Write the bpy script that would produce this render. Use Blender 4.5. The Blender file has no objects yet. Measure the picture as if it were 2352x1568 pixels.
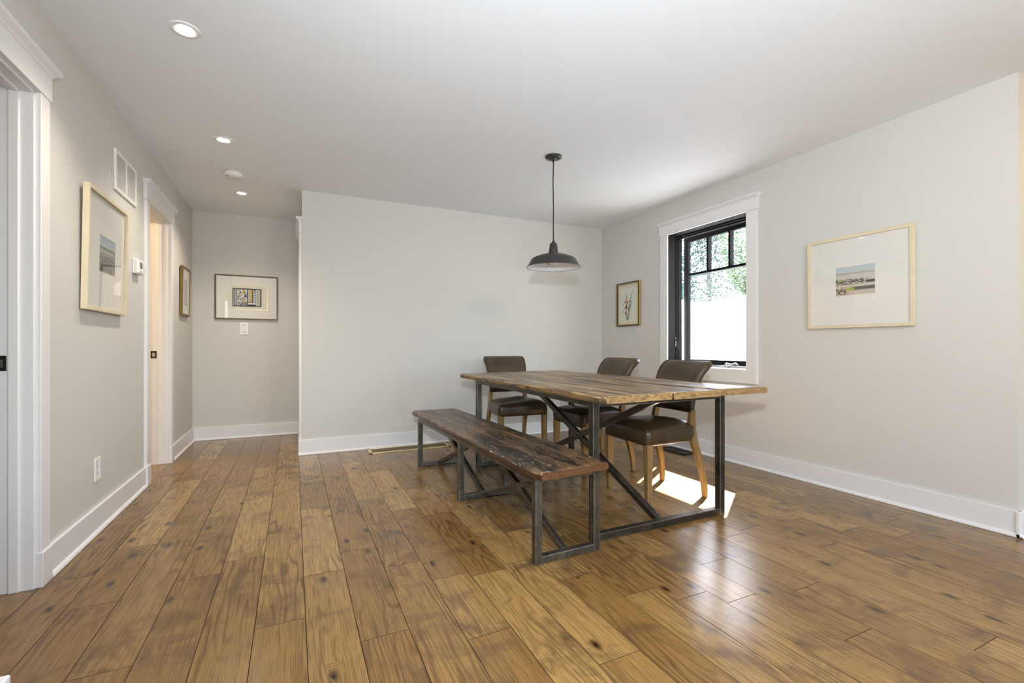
import bpy, bmesh, math, random
from mathutils import Vector, Matrix, noise as mnoise

SC = bpy.context.scene
COL = SC.collection
PI = math.pi
R = math.radians

# ------------------------------------------------------------------ camera
cam_d = bpy.data.cameras.new('camera')
cam = bpy.data.objects.new('camera', cam_d)
COL.objects.link(cam)
cam_d.sensor_width = 36.0
cam_d.lens = 1060.2 / 2352 * 36.0
cam_d.shift_y = 11.7 / 2352
cam_d.clip_start = 0.02
cam.location = (0, 0, 0.9986)
cam.rotation_euler = (R(90), 0, R(-25.34))
SC.camera = cam

# ------------------------------------------------------------------ world, sun, area lights, exposure
SC.view_settings.view_transform = 'Standard'
SC.view_settings.look = 'None'
SC.view_settings.gamma = 1.0
SC.view_settings.use_curve_mapping = False
SC.view_settings.exposure = 0.0
SC.cycles.use_denoising = True
SC.cycles.denoising_input_passes = 'RGB_ALBEDO_NORMAL'
SC.cycles.sample_clamp_indirect = 6.0
SC.cycles.max_bounces = 10
SC.cycles.diffuse_bounces = 6
SC.cycles.caustics_reflective = False
SC.cycles.caustics_refractive = False

W = bpy.data.worlds.new('world')
SC.world = W
W.use_nodes = True
nt = W.node_tree
nt.nodes.clear()
_o = nt.nodes.new('ShaderNodeOutputWorld')
_b = nt.nodes.new('ShaderNodeBackground')
_s = nt.nodes.new('ShaderNodeTexSky')
_s.sky_type = 'NISHITA'
_s.sun_disc = False
_s.sun_elevation = R(43.5)
_s.sun_rotation = R(56)
_b.inputs['Strength'].default_value = 1.7
nt.links.new(_s.outputs[0], _b.inputs[0])
nt.links.new(_b.outputs[0], _o.inputs[0])


def light(name, kind, loc, energy, color=(1, 1, 1), target=None, parent=None, **kw):
    d = bpy.data.lights.new(name, kind)
    d.energy = energy
    d.color = color
    for k, v in kw.items():
        setattr(d, k, v)
    o = bpy.data.objects.new(name, d)
    COL.objects.link(o)
    o.location = loc
    if target is not None:
        o.rotation_euler = (Vector(target) - Vector(loc)).to_track_quat('-Z', 'Y').to_euler()
    if parent:
        o.parent = parent
    return o


SUN_DIR = Vector((-0.88, -0.58, -1.0))
sun = light('sun', 'SUN', (8, 6, 9), 115.0, (1.0, 0.97, 0.94), angle=R(0.53))
sun.rotation_euler = SUN_DIR.to_track_quat('-Z', 'Y').to_euler()
# the photographer's flash, just above the camera
light('camera_flash', 'SPOT', (-0.05, -0.08, 1.34), 225.0, (0.86, 0.94, 1.0), target=(2.5, 3.6, 1.5),
      spot_size=R(150), spot_blend=1.0, shadow_soft_size=0.045)
# added fill standing in for a bounced flash, brightens the ceiling from below
light('ceiling_fill', 'SPOT', (0.35, -0.7, 0.8), 215.0, (0.80, 0.91, 1.0), target=(1.0, 0.2, 2.4), spot_size=R(130), spot_blend=1.0, shadow_soft_size=0.12)
# warm lamps in the adjoining rooms, plus one added fill
light('washroom_light', 'POINT', (-1.9, 4.55, 2.1), 46.0, (1.0, 0.70, 0.36), shadow_soft_size=0.12)
light('bedroom_light', 'POINT', (-2.3, 2.0, 2.1), 1.5, (1.0, 0.92, 0.8), shadow_soft_size=0.15)
light('warm_fill', 'POINT', (1.5, -0.9, 2.15), 108.0, (1.0, 0.85, 0.73), shadow_soft_size=0.15)  # unseen warm lamp added behind the camera to brighten the window wall
light('kitchen_light', 'POINT', (4.6, 0.1, 2.2), 26.0, (1.0, 0.72, 0.34), shadow_soft_size=0.12)

# ------------------------------------------------------------------ room constants
XL, XR, YB, YA, XC = -0.965, 3.44, 4.675, 5.855, 0.07
HC = 2.44
YE = 1.053          # where the window wall ends and turns away
REAR, FARX = -4.0, 6.4

# ------------------------------------------------------------------ node helpers


class NT:
    def __init__(self, name):
        self.m = bpy.data.materials.new(name)
        self.m.use_nodes = True
        self.t = self.m.node_tree
        self.t.nodes.clear()
        self.out = self.t.nodes.new('ShaderNodeOutputMaterial')

    def n(self, kind, props=None, **ins):
        x = self.t.nodes.new('ShaderNode' + kind)
        for k, v in (props or {}).items():
            setattr(x, k, v)
        for k, v in ins.items():
            key = int(k[1:]) if k[0] == 'i' and k[1:].isdigit() else k.replace('_', ' ')
            self.set(x.inputs[key], v)
        return x

    def set(self, sock, v):
        if hasattr(v, 'bl_idname') and hasattr(v, 'outputs'):
            v = v.outputs[0]
        if isinstance(v, bpy.types.NodeSocket):
            self.t.links.new(v, sock)
        else:
            if isinstance(v, tuple) and len(v) == 3 and sock.type == 'RGBA':
                v = (*v, 1)
            sock.default_value = v

    def math(self, op, a, b=0.0, c=None, clamp=False):
        x = self.n('Math', {'operation': op, 'use_clamp': clamp}, i0=a, i1=b)
        if c is not None:
            self.set(x.inputs[2], c)
        return x

    def mix(self, f, a, b, blend='MIX'):
        x = self.t.nodes.new('ShaderNodeMix')
        x.data_type = 'RGBA'
        x.blend_type = blend
        self.set(x.inputs[0], f)
        self.set(x.inputs[6], a)
        self.set(x.inputs[7], b)
        return x.outputs[2]

    def ramp(self, f, stops, interp='LINEAR'):
        x = self.n('ValToRGB', Fac=f)
        cr = x.color_ramp
        cr.interpolation = interp
        while len(cr.elements) < len(stops):
            cr.elements.new(0.5)
        for e, (p, c) in zip(cr.elements, stops):
            e.position = p
            e.color = (*c, 1) if isinstance(c, tuple) else (c, c, c, 1)
        return x.outputs[0]

    def vec(self, x, y, z=0.0):
        return self.n('CombineXYZ', X=x, Y=y, Z=z)

    def noise(self, vec, scale=1.0, detail=3.0, rough=0.55, dist=0.0):
        return self.n('TexNoise', Vector=vec, Scale=scale, Detail=detail, Roughness=rough, Distortion=dist).outputs[0]

    def bsdf(self, color, rough=0.5, metal=0.0, spec=0.5, bump=None, bstr=0.2, bdist=0.002, **kw):
        b = self.n('BsdfPrincipled', Base_Color=color, Roughness=rough, Metallic=metal)
        b.inputs['Specular IOR Level'].default_value = spec
        for k, v in kw.items():
            self.set(b.inputs[k.replace('_', ' ')], v)
        if bump is not None:
            bp = self.n('Bump', Strength=bstr, Distance=bdist, Height=bump)
            self.t.links.new(bp.outputs[0], b.inputs['Normal'])
        self.t.links.new(b.outputs[0], self.out.inputs[0])
        return self.m


def plain(name, color, rough=0.5, metal=0.0, spec=0.5, var=0.0, vscale=6.0, bstr=0.0, bscale=60.0):
    T = NT(name)
    c = color
    if var or bstr:
        oc = T.n('TexCoord').outputs['Object']
    if var:
        nz = T.noise(oc, vscale, 4)
        lo = tuple(x * (1 - var) for x in color)
        hi = tuple(min(1, x * (1 + var)) for x in color)
        c = T.ramp(nz, [(0.3, lo), (0.7, hi)])
    bump = T.noise(oc, bscale, 3) if bstr else None
    return T.bsdf(c, rough, metal, spec, bump, bstr, 0.002)


M = {}
M['wall'] = plain('wall_paint', (0.600, 0.594, 0.572), 0.62, spec=0.25, bstr=0.04, bscale=220)
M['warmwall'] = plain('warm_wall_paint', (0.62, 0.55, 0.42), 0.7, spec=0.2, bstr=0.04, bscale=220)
M['ceil'] = plain('ceiling_paint', (0.825, 0.85, 0.885), 0.8, spec=0.15, bstr=0.05, bscale=160)
M['trim'] = plain('trim_paint', (0.745, 0.745, 0.76), 0.35, spec=0.45, bstr=0.015, bscale=90)
M['plastic'] = plain('white_plastic', (0.80, 0.80, 0.80), 0.35)
M['ivory'] = plain('ivory_plastic', (0.72, 0.68, 0.60), 0.4)
M['grey_plastic'] = plain('grey_plastic', (0.42, 0.42, 0.43), 0.4)
M['lcd'] = plain('display_grey', (0.12, 0.125, 0.13), 0.25)
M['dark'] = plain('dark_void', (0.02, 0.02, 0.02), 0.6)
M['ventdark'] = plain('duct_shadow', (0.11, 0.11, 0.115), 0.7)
M['black'] = plain('black_frame', (0.010, 0.0105, 0.011), 0.65, spec=0.06, bstr=0.02)
M['bronze'] = plain('dark_bronze', (0.025, 0.022, 0.02), 0.35, metal=0.6)
M['steel_bright'] = plain('bright_steel', (0.75, 0.75, 0.76), 0.25, metal=1.0)
M['brass'] = plain('brass', (0.75, 0.60, 0.33), 0.35, metal=0.7, var=0.1)
M['brass_dark'] = plain('brass_louvre', (0.12, 0.078, 0.018), 0.5, metal=0.3, var=0.1)
M['gold'] = plain('gold_leaf', (0.20, 0.13, 0.036), 0.40, metal=0.7, var=0.15, vscale=30)
M['antique'] = plain('antique_black_frame', (0.030, 0.022, 0.014), 0.35, metal=0.3, var=0.3, vscale=40)
M['gilt'] = plain('bright_gilt', (0.62, 0.46, 0.15), 0.32, metal=0.6, var=0.15, vscale=40)
M['cream_wood'] = plain('cream_limed_wood', (0.66, 0.58, 0.42), 0.5, var=0.05, vscale=20)
M['walnut'] = plain('walnut_frame', (0.095, 0.052, 0.024), 0.35, var=0.25, vscale=25)
M['mat'] = plain('mat_board', (0.80, 0.775, 0.74), 0.8, spec=0.1)
M['mat_warm'] = plain('warm_mat_board', (0.78, 0.70, 0.58), 0.8, spec=0.1)
M['mat_soft'] = plain('soft_backing_paper', (0.76, 0.71, 0.63), 0.8, spec=0.1)
M['paper'] = plain('print_paper', (0.74, 0.76, 0.68), 0.8, spec=0.1)
M['shade'] = plain('black_enamel', (0.030, 0.029, 0.028), 0.42, spec=0.4, bstr=0.03, bscale=300)
M['lining'] = plain('white_enamel', (0.82, 0.83, 0.86), 0.3)
M['cord'] = plain('black_cord', (0.01, 0.01, 0.01), 0.6)
M['bulb'] = plain('frosted_bulb', (0.85, 0.85, 0.85), 0.25)
M['groove'] = plain('board_groove', (0.055, 0.031, 0.015), 0.7, spec=0.2)
M['glide'] = plain('black_glide', (0.015, 0.015, 0.015), 0.5)

T = NT('glass_pane')
_tr = T.n('BsdfTransparent', Color=(0.99, 0.995, 0.993))
_gl = T.n('BsdfGlossy', Color=(1, 1, 1), Roughness=0.02)
_lw = T.n('LayerWeight', Blend=0.5)
_fr = T.math('MULTIPLY_ADD', T.math('POWER', _lw.outputs['Facing'], 5.0), 0.90, 0.035)
_mx = T.n('MixShader', i0=_fr, i1=_tr, i2=_gl)
T.t.links.new(_mx.outputs[0], T.out.inputs[0])
M['glass'] = T.m

T = NT('lamp_lens')
_e = T.n('Emission', Color=(1.0, 0.97, 0.92), Strength=14.0)
T.t.links.new(_e.outputs[0], T.out.inputs[0])
M['lens'] = T.m


def brushed_steel(name, k):
    T = NT(name)
    oc = T.n('TexCoord').outputs['Object']
    n1 = T.noise(oc, 11, 5, 0.65)
    n2 = T.noise(oc, 90, 3, 0.6)
    c = T.ramp(n1, [(0.30, (0.062 * k, 0.052 * k, 0.040 * k)), (0.50, (0.135 * k, 0.116 * k, 0.090 * k)), (0.72, (0.26 * k, 0.23 * k, 0.185 * k))])
    c = T.mix(0.25, c, T.ramp(n2, [(0.35, (0.05 * k, 0.045 * k, 0.04 * k)), (0.7, (0.34 * k, 0.30 * k, 0.25 * k))]))
    # edges rubbed bright
    bv = T.n('Bevel', {'samples': 6}, Radius=0.007)
    ge = T.n('NewGeometry')
    dt = T.n('VectorMath', {'operation': 'DOT_PRODUCT'}, i0=bv.outputs[0], i1=ge.outputs['True Normal'])
    em = T.math('MULTIPLY', T.ramp(dt.outputs['Value'], [(0.86, 1.0), (0.985, 0.0)]), T.math('MULTIPLY_ADD', n1, 0.9, 0.15))
    c = T.mix(em, c, (0.55, 0.51, 0.44))
    r = T.math('MULTIPLY_ADD', n2, 0.20, 0.24)
    return T.bsdf(c, r, 0.75, 0.5, n2, 0.12, 0.001)


M['steel'] = brushed_steel('raw_steel_tube', 0.70)
M['steel_dark'] = brushed_steel('dark_steel_tube', 0.42)


def leather():
    T = NT('brown_leather')
    oc = T.n('TexCoord').outputs['Object']
    n1 = T.noise(oc, 7, 4, 0.6)
    n2 = T.noise(oc, 160, 3, 0.6)
    v = T.n('TexVoronoi', Vector=oc, Scale=330.0).outputs[0]
    c = T.ramp(n1, [(0.25, (0.028, 0.017, 0.007)), (0.5, (0.050, 0.031, 0.014)), (0.78, (0.085, 0.054, 0.025))])
    r = T.math('MULTIPLY_ADD', n1, 0.14, 0.23)
    b = T.math('ADD', T.math('MULTIPLY', v, 0.5), n2)
    return T.bsdf(c, r, 0.0, 0.45, b, 0.12, 0.001)


M['leather'] = leather()


def chair_oak():
    T = NT('oak_chair_leg')
    oc = T.n('TexCoord').outputs['Object']
    mp = T.n('Mapping', Vector=oc)
    mp.inputs['Scale'].default_value = (60, 60, 5)
    n = T.noise(mp, 1.0, 4, 0.6, 0.4)
    c = T.ramp(n, [(0.25, (0.120, 0.066, 0.024)), (0.5, (0.22, 0.130, 0.048)), (0.78, (0.31, 0.195, 0.080))])
    return T.bsdf(c, 0.45, 0.0, 0.4, n, 0.15, 0.001)


M['oak'] = chair_oak()


def plank_wood(name, tints, dark, patch, knot, rough, grain=0.5, patch_lo=0.55, patch_hi=0.75, spec=0.5, bstr=0.25,
               streak=0.5, knot_d=0.6, slo=0.35, shi=0.75, uf=42.0, vf=2.4, pu=9.0, pv=2.6, rings=0.7, chips=None, pw=0.8):
    """Boards: UV in metres (u across, v along the grain), vertex colour 'rnd' random per board."""
    T = NT(name)
    uv = T.n('UVMap', {'uv_map': 'uv'})
    sp = T.n('SeparateXYZ', Vector=uv)
    u, v = sp.outputs[0], sp.outputs[1]
    at = T.n('Attribute', {'attribute_name': 'rnd'})
    rs = T.n('SeparateColor', Color=at.outputs['Color'])
    r0, r1, r2 = rs.outputs[0], rs.outputs[1], rs.outputs[2]
    z = T.math('MULTIPLY', r1, 37.0)
    # knots: sparse cells, round in plan, slightly stretched along the grain
    kv = T.vec(T.math('MULTIPLY', u, 9.0), T.math('MULTIPLY', v, 4.2), z)
    vo = T.n('TexVoronoi', {'voronoi_dimensions': '2D'}, Vector=kv, Scale=1.0, Randomness=1.0)
    kd = vo.outputs['Distance']
    kc = T.n('SeparateColor', Color=vo.outputs['Color']).outputs[0]
    kon = T.math('GREATER_THAN', kc, 1.0 - knot)
    kfall = T.math('MULTIPLY', kon, T.math('SUBTRACT', 1.0, T.math('DIVIDE', kd, 0.30, clamp=True)))
    # cathedral rings, bent round the knots
    wob = T.noise(T.vec(T.math('MULTIPLY', u, 8.0), T.math('MULTIPLY', v, 1.1), z), 1.0, 2, 0.5)
    ph = T.math('ADD', T.math('MULTIPLY', u, 150.0), T.math('MULTIPLY', wob, 70.0))
    ph = T.math('ADD', ph, T.math('MULTIPLY', kfall, 34.0))
    ring = T.math('MULTIPLY_ADD', T.math('SINE', ph), 0.5, 0.5)
    ring = T.math('POWER', ring, 2.6)
    rm = T.noise(T.vec(T.math('MULTIPLY', u, 6.0), T.math('MULTIPLY', v, 1.3), T.math('ADD', z, 11.0)), 1.0, 2, 0.5)
    fib = T.noise(T.vec(T.math('MULTIPLY', u, 420.0), T.math('MULTIPLY', v, 7.0), z), 1.0, 4, 0.65)
    med = T.noise(T.vec(T.math('MULTIPLY', u, uf), T.math('MULTIPLY', v, vf), z), 1.0, 4, 0.6, 0.3)
    big = T.noise(T.vec(T.math('MULTIPLY', u, pu), T.math('MULTIPLY', v, pv), z), 1.0, 4, 0.6, 0.6)
    base = T.ramp(r0, tints)
    c = T.mix(T.math('MULTIPLY', T.ramp(med, [(slo, 0.0), (shi, 1.0)]), streak), base, dark)
    c = T.mix(T.math('MULTIPLY', ring, T.math('MULTIPLY', T.ramp(rm, [(0.40, 0.06), (0.60, 1.0)]), rings)), c, dark)
    c = T.mix(T.math('MULTIPLY', T.ramp(fib, [(0.48, 0.0), (0.66, 1.0)]), grain), c, tuple(x * 0.6 for x in dark))
    c = T.mix(T.ramp(big, [(patch_lo, 0.0), (patch_hi, pw)]), c, patch)
    c = T.mix(T.math('MULTIPLY', T.ramp(kfall, [(0.40, 0.0), (0.78, 1.0)]), knot_d), c, tuple(x * 0.6 for x in dark))
    c = T.mix(T.ramp(kfall, [(0.84, 0.0), (0.90, 0.97)]), c, (0.010, 0.007, 0.005))
    h = T.math('ADD', T.math('MULTIPLY', fib, -0.5), T.math('MULTIPLY', med, 0.8))
    h = T.math('ADD', h, T.math('MULTIPLY', big, 1.0))
    if chips:
        ch = T.noise(T.vec(T.math('MULTIPLY', u, 75.0), T.math('MULTIPLY', v, 22.0), z), 1.0, 4, 0.65, 0.8)
        cm = T.math('MULTIPLY', T.ramp(ch, [(0.57, 0.0), (0.63, 0.9)]), T.ramp(med, [(0.44, 0.0), (0.56, 1.0)]))
        c = T.mix(cm, c, chips)
        h = T.math('ADD', h, T.math('MULTIPLY', cm, -0.9))
    rr = T.math('ADD', T.math('MULTIPLY', med, 0.16), rough - 0.08)
    return T.bsdf(c, rr, 0.0, spec, h, bstr, 0.0022)


M['floor'] = plank_wood('hickory_floor', [(0.0, (0.235, 0.132, 0.042)), (0.35, (0.285, 0.168, 0.056)), (0.7, (0.330, 0.200, 0.069)), (1.0, (0.385, 0.240, 0.088))],
                        (0.080, 0.039, 0.013), (0.082, 0.050, 0.026), 0.12, 0.23, grain=0.72, patch_lo=0.52, patch_hi=0.72, streak=0.32, bstr=0.12, knot_d=0.9,
                        slo=0.40, shi=0.76, uf=85.0, vf=1.5, pu=4.5, pv=5.5, rings=0.70)
M['table'] = plank_wood('reclaimed_table_boards', [(0.0, (0.40, 0.255, 0.115)), (0.5, (0.52, 0.35, 0.17)), (1.0, (0.64, 0.45, 0.24))],
                        (0.085, 0.050, 0.026), (0.020, 0.018, 0.017), 0.24, 0.34, grain=0.75, patch_lo=0.50, patch_hi=0.57, streak=0.90, bstr=0.5, slo=0.50, shi=0.62, uf=34.0, vf=2.0,
                        pu=22.0, pv=1.5, rings=0.75, pw=0.92)
M['bench'] = plank_wood('reclaimed_bench_boards', [(0.0, (0.19, 0.105, 0.050)), (0.5, (0.27, 0.160, 0.080)), (1.0, (0.36, 0.220, 0.115))],
                        (0.024, 0.015, 0.010), (0.009, 0.009, 0.010), 0.27, 0.32, grain=0.85, patch_lo=0.48, patch_hi=0.56, streak=0.85, bstr=0.9, slo=0.46, shi=0.60, uf=30.0, vf=3.0,
                        pu=14.0, pv=3.0, rings=0.6, chips=(0.50, 0.37, 0.23), pw=0.92)
M['bench_edge'] = plank_wood('oiled_bench_edge', [(0.0, (0.085, 0.036, 0.011)), (1.0, (0.150, 0.066, 0.019))],
                             (0.030, 0.014, 0.007), (0.018, 0.011, 0.008), 0.25, 0.32, grain=0.8, patch_lo=0.50, patch_hi=0.62, streak=0.8, bstr=0.5, slo=0.46, shi=0.62, vf=5.0, pv=6.0)
M['table_edge'] = plank_wood('reclaimed_table_edge', [(0.0, (0.25, 0.145, 0.056)), (1.0, (0.38, 0.24, 0.10))],
                             (0.08, 0.045, 0.02), (0.035, 0.025, 0.020), 0.4, 0.5, grain=0.8, patch_lo=0.50, patch_hi=0.60, streak=0.8, bstr=0.6, slo=0.46, shi=0.66, vf=5.0, pv=6.0)


def end_grain(name, light_c, dark_c, brown):
    T = NT(name)
    uv = T.n('UVMap', {'uv_map': 'uv'})
    at = T.n('Attribute', {'attribute_name': 'rnd'})
    rs = T.n('SeparateColor', Color=at.outputs['Color'])
    sp = T.n('SeparateXYZ', Vector=uv)
    x = T.math('SUBTRACT', sp.outputs[0], T.math('MULTIPLY_ADD', rs.outputs[2], 0.12, -0.06))
    y = T.math('ADD', sp.outputs[1], T.math('MULTIPLY_ADD', rs.outputs[1], 0.07, -0.01))
    d = T.math('SQRT', T.math('ADD', T.math('MULTIPLY', x, x), T.math('MULTIPLY', y, y)))
    wob = T.noise(T.vec(x, y, T.math('MULTIPLY', rs.outputs[0], 9.0)), 26, 3)
    s = T.math('MULTIPLY_ADD', T.math('SINE', T.math('ADD', T.math('MULTIPLY', d, 900.0), T.math('MULTIPLY', wob, 9.0))), 0.5, 0.5)
    s2 = T.noise(T.vec(T.math('MULTIPLY', x, 1.0), y, 2.0), 420, 3, 0.6)
    c = T.mix(T.math('MULTIPLY', T.math('POWER', s, 1.4), T.math('MULTIPLY_ADD', s2, 0.5, 0.20)), light_c, dark_c)
    c = T.mix(T.math('MULTIPLY', T.math('POWER', rs.outputs[0], 1.5), 0.75), c, brown)
    wb = T.noise(T.vec(T.math('MULTIPLY', x, 1.0), T.math('MULTIPLY', y, 2.5), T.math('MULTIPLY', rs.outputs[1], 5.0)), 34, 3)
    c = T.mix(T.ramp(wb, [(0.44, 0.0), (0.66, 0.6)]), c, brown)
    return T.bsdf(c, 0.5, 0.0, 0.35, s, 0.3, 0.001)


M['table_end'] = end_grain('table_end_grain', (0.40, 0.25, 0.10), (0.12, 0.066, 0.026), (0.042, 0.032, 0.026))
M['bench_end'] = end_grain('bench_end_grain', (0.115, 0.047, 0.015), (0.060, 0.024, 0.009), (0.040, 0.024, 0.014))

# ------------------------------------------------------------------ mesh helpers


class MB:
    def __init__(self):
        self.bm = bmesh.new()

    def box(self, x0, x1, y0, y1, z0, z1, mi=0):
        vs = [self.bm.verts.new(p) for p in ((x0, y0, z0), (x1, y0, z0), (x1, y1, z0), (x0, y1, z0), (x0, y0, z1), (x1, y0, z1), (x1, y1, z1), (x0, y1, z1))]
        for f in ((0, 3, 2, 1), (4, 5, 6, 7), (0, 1, 5, 4), (1, 2, 6, 5), (2, 3, 7, 6), (3, 0, 4, 7)):
            self.bm.faces.new([vs[i] for i in f]).material_index = mi
        return self

    def quad(self, ps, mi=0):
        f = self.bm.faces.new([self.bm.verts.new(p) for p in ps])
        f.material_index = mi
        return f

    def loft(self, rings, closed=True, cap=True, mi=0, smooth=False):
        vr = [[self.bm.verts.new(p) for p in r] for r in rings]
        n = len(vr[0])
        for a, b in zip(vr[:-1], vr[1:]):
            for i in range(n if closed else n - 1):
                j = (i + 1) % n
                f = self.bm.faces.new((a[i], a[j], b[j], b[i]))
                f.material_index = mi
                f.smooth = smooth
        if cap:
            f = self.bm.faces.new(list(reversed(vr[0])))
            f.material_index = mi
            f = self.bm.faces.new(vr[-1])
            f.material_index = mi
        return vr

    def beam(self, p, q, a, b=None, side=(1, 0, 0), mi=0, ext=0.0):
        b = b or a
        p, q = Vector(p), Vector(q)
        d = (q - p).normalized()
        p, q = p - d * ext, q + d * ext
        s = Vector(side)
        s = (s - d * s.dot(d)).normalized()
        t = d.cross(s)
        rings = []
        for c in (p, q):
            rings.append([c + s * sx * a / 2 + t * sy * b / 2 for sx, sy in ((-1, -1), (1, -1), (1, 1), (-1, 1))])
        self.loft(rings, mi=mi)
        return self

    def lathe(self, prof, seg=40, c=(0, 0, 0), mi=0, smooth=True, cap=False):
        rings = []
        for r, z in prof:
            rings.append([(c[0] + r * math.cos(2 * PI * i / seg), c[1] + r * math.sin(2 * PI * i / seg), c[2] + z) for i in range(seg)])
        self.loft(rings, mi=mi, smooth=smooth, cap=cap)
        return self

    def tube(self, pts, r, seg=8, mi=0, cap=True):
        pts = [Vector(p) for p in pts]
        rings = []
        prev = None
        for i, p in enumerate(pts):
            d = (pts[min(i + 1, len(pts) - 1)] - pts[max(i - 1, 0)]).normalized()
            if prev is None:
                s = d.orthogonal().normalized()
            else:
                s = (prev - d * prev.dot(d)).normalized()
            prev = s
            t = d.cross(s)
            rr = r[i] if isinstance(r, (list, tuple)) else r
            rings.append([p + (s * math.cos(2 * PI * k / seg) + t * math.sin(2 * PI * k / seg)) * rr for k in range(seg)])
        self.loft(rings, mi=mi, smooth=True, cap=cap)
        return self

    def build(self, name, mats, parent=None, bevel=0.0, seg=2, fix=True, smooth=False):
        if fix:
            bmesh.ops.recalc_face_normals(self.bm, faces=self.bm.faces)
        if smooth:
            for f in self.bm.faces:
                f.smooth = True
        me = bpy.data.meshes.new(name)
        self.bm.to_mesh(me)
        self.bm.free()
        for m in (mats if isinstance(mats, (list, tuple)) else [mats]):
            me.materials.append(M[m] if isinstance(m, str) else m)
        o = bpy.data.objects.new(name, me)
        COL.objects.link(o)
        if parent:
            o.parent = parent
        if bevel:
            b = o.modifiers.new('bevel', 'BEVEL')
            b.width = bevel
            b.segments = seg
            b.limit_method = 'ANGLE'
            b.angle_limit = R(40)
        return o


def tag(o, label=None, cat=None, group=None, kind=None):
    for k, v in (('label', label), ('category', cat), ('group', group), ('kind', kind)):
        if v:
            o[k] = v
    return o


def thing(name, label, cat, loc=(0, 0, 0), rz=0.0, group=None, rx=0.0):
    o = bpy.data.objects.new(name, None)
    o.empty_display_size = 0.1
    COL.objects.link(o)
    o.location = loc
    o.rotation_euler = (rx, 0, rz)
    return tag(o, label, cat, group)


def copy_tree(o, parent=None):
    c = o.copy()
    COL.objects.link(c)
    if parent:
        c.parent = parent
    for ch in list(o.children):
        copy_tree(ch, c)
    return c


def struct(o, label, cat):
    return tag(o, label, cat, kind='structure')


# ------------------------------------------------------------------ floor: individual boards in one mesh
def boards_layers(bm):
    return bm.loops.layers.uv.new('uv'), bm.loops.layers.color.new('rnd')


def build_floor():
    rng = random.Random(11)
    PW, PX = 0.1651, 0.0405
    known = [(-0.789, 2.30), (-0.93, 2.602), (-0.288, 2.50), (-0.123, 2.772), (-0.126, 1.862), (0.043, 2.198), (0.374, 2.13), (0.208, 1.631),
             (0.543, 1.93), (0.541, 2.846), (0.365, 3.042), (0.209, 3.466), (0.052, 3.71), (0.039, 3.108), (-0.440, 3.19), (-0.128, 4.0),
             (-0.288, 4.335), (1.031, 1.693), (1.205, 1.477), (1.705, 1.54), (1.533, 1.266), (1.864, 1.212), (2.189, 1.738), (0.874, 1.192),
             (1.704, 0.934), (2.36, 1.42), (2.518, 1.713)]
    byrow = {}
    for x, y in known:
        byrow.setdefault(round((x - PX) / PW), []).append(y)
    bm = bmesh.new()
    uvl, cl = boards_layers(bm)
    k0, k1 = int((-3.6 - PX) / PW), int((FARX + 0.1 - PX) / PW)
    g, dz = 0.0013, 0.0022
    for k in range(k0, k1 + 1):
        x0 = PX + k * PW
        x1 = x0 + PW
        js = sorted(byrow.get(k, []))
        y = REAR - 0.1 - rng.random() * 0.8
        cuts = [y]
        xend = YE + 0.08 if x0 > XR + 0.02 else 6.0
        js = [q for q in js if q < xend - 0.1]
        anchors = js + [xend]
        for a in anchors:
            while True:
                rem = a - cuts[-1]
                if rem < 0.30:
                    break
                if rem <= 1.5 and (a in js or rem < 0.9):
                    break
                L = rng.uniform(0.45, 1.35)
                if rem - L < 0.42 and a in js:
                    L = rem / 2
                cuts.append(cuts[-1] + L)
            cuts.append(a)
        cuts = sorted(set(cuts))
        for y0, y1 in zip(cuts[:-1], cuts[1:]):
            if y1 - y0 < 0.02:
                continue
            rc = (rng.random(), rng.random(), rng.random(), 1)
            ou, ov = rng.uniform(0, 9), rng.uniform(0, 40)
            flip = rng.choice((-1, 1))
            P = [(x0, y0, -dz), (x1, y0, -dz), (x1, y1, -dz), (x0, y1, -dz)]
            Q = [(x0 + g, y0 + g, 0), (x1 - g, y0 + g, 0), (x1 - g, y1 - g, 0), (x0 + g, y1 - g, 0)]
            vp = [bm.verts.new(p) for p in P]
            vq = [bm.verts.new(p) for p in Q]
            fs = [bm.faces.new(vq)]
            for i in range(4):
                j = (i + 1) % 4
                f = bm.faces.new((vp[i], vp[j], vq[j], vq[i]))
                f.material_index = 1
                fs.append(f)
            for f in fs:
                for l in f.loops:
                    l[uvl].uv = ((l.vert.co.x - x0) * flip + ou, l.vert.co.y * flip + ov)
                    l[cl] = rc
    me = bpy.data.meshes.new('floor')
    bm.to_mesh(me)
    bm.free()
    me.materials.append(M['floor'])
    me.materials.append(M['groove'])
    o = bpy.data.objects.new('floor', me)
    COL.objects.link(o)
    return struct(o, 'brown hickory plank floor running through the whole room', 'floor')


build_floor()

# ------------------------------------------------------------------ ceiling and walls
m = MB().box(-3.6, XR + 0.16, REAR - 0.15, 6.0, HC, HC + 0.12).box(XR + 0.16, FARX, REAR - 0.15, YE + 0.12, HC, HC + 0.12)
struct(m.build('ceiling', 'ceil'), 'smooth off-white ceiling', 'ceiling')

D1 = (1.80, 2.56)     # first doorway (y range)
D2 = (4.18, 4.82)     # second doorway
DH = 2.045
WT = 0.125
m = MB()
for y0, y1 in ((REAR, D1[0]), (D1[1], D2[0]), (D2[1], YA + 0.12)):
    m.box(XL - WT, XL, y0, y1, 0, HC)
for y0, y1 in (D1, D2):
    m.box(XL - WT, XL, y0, y1, DH, HC)
struct(m.build('wall_left', 'wall'), 'greige painted wall with two doorways', 'wall')

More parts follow.
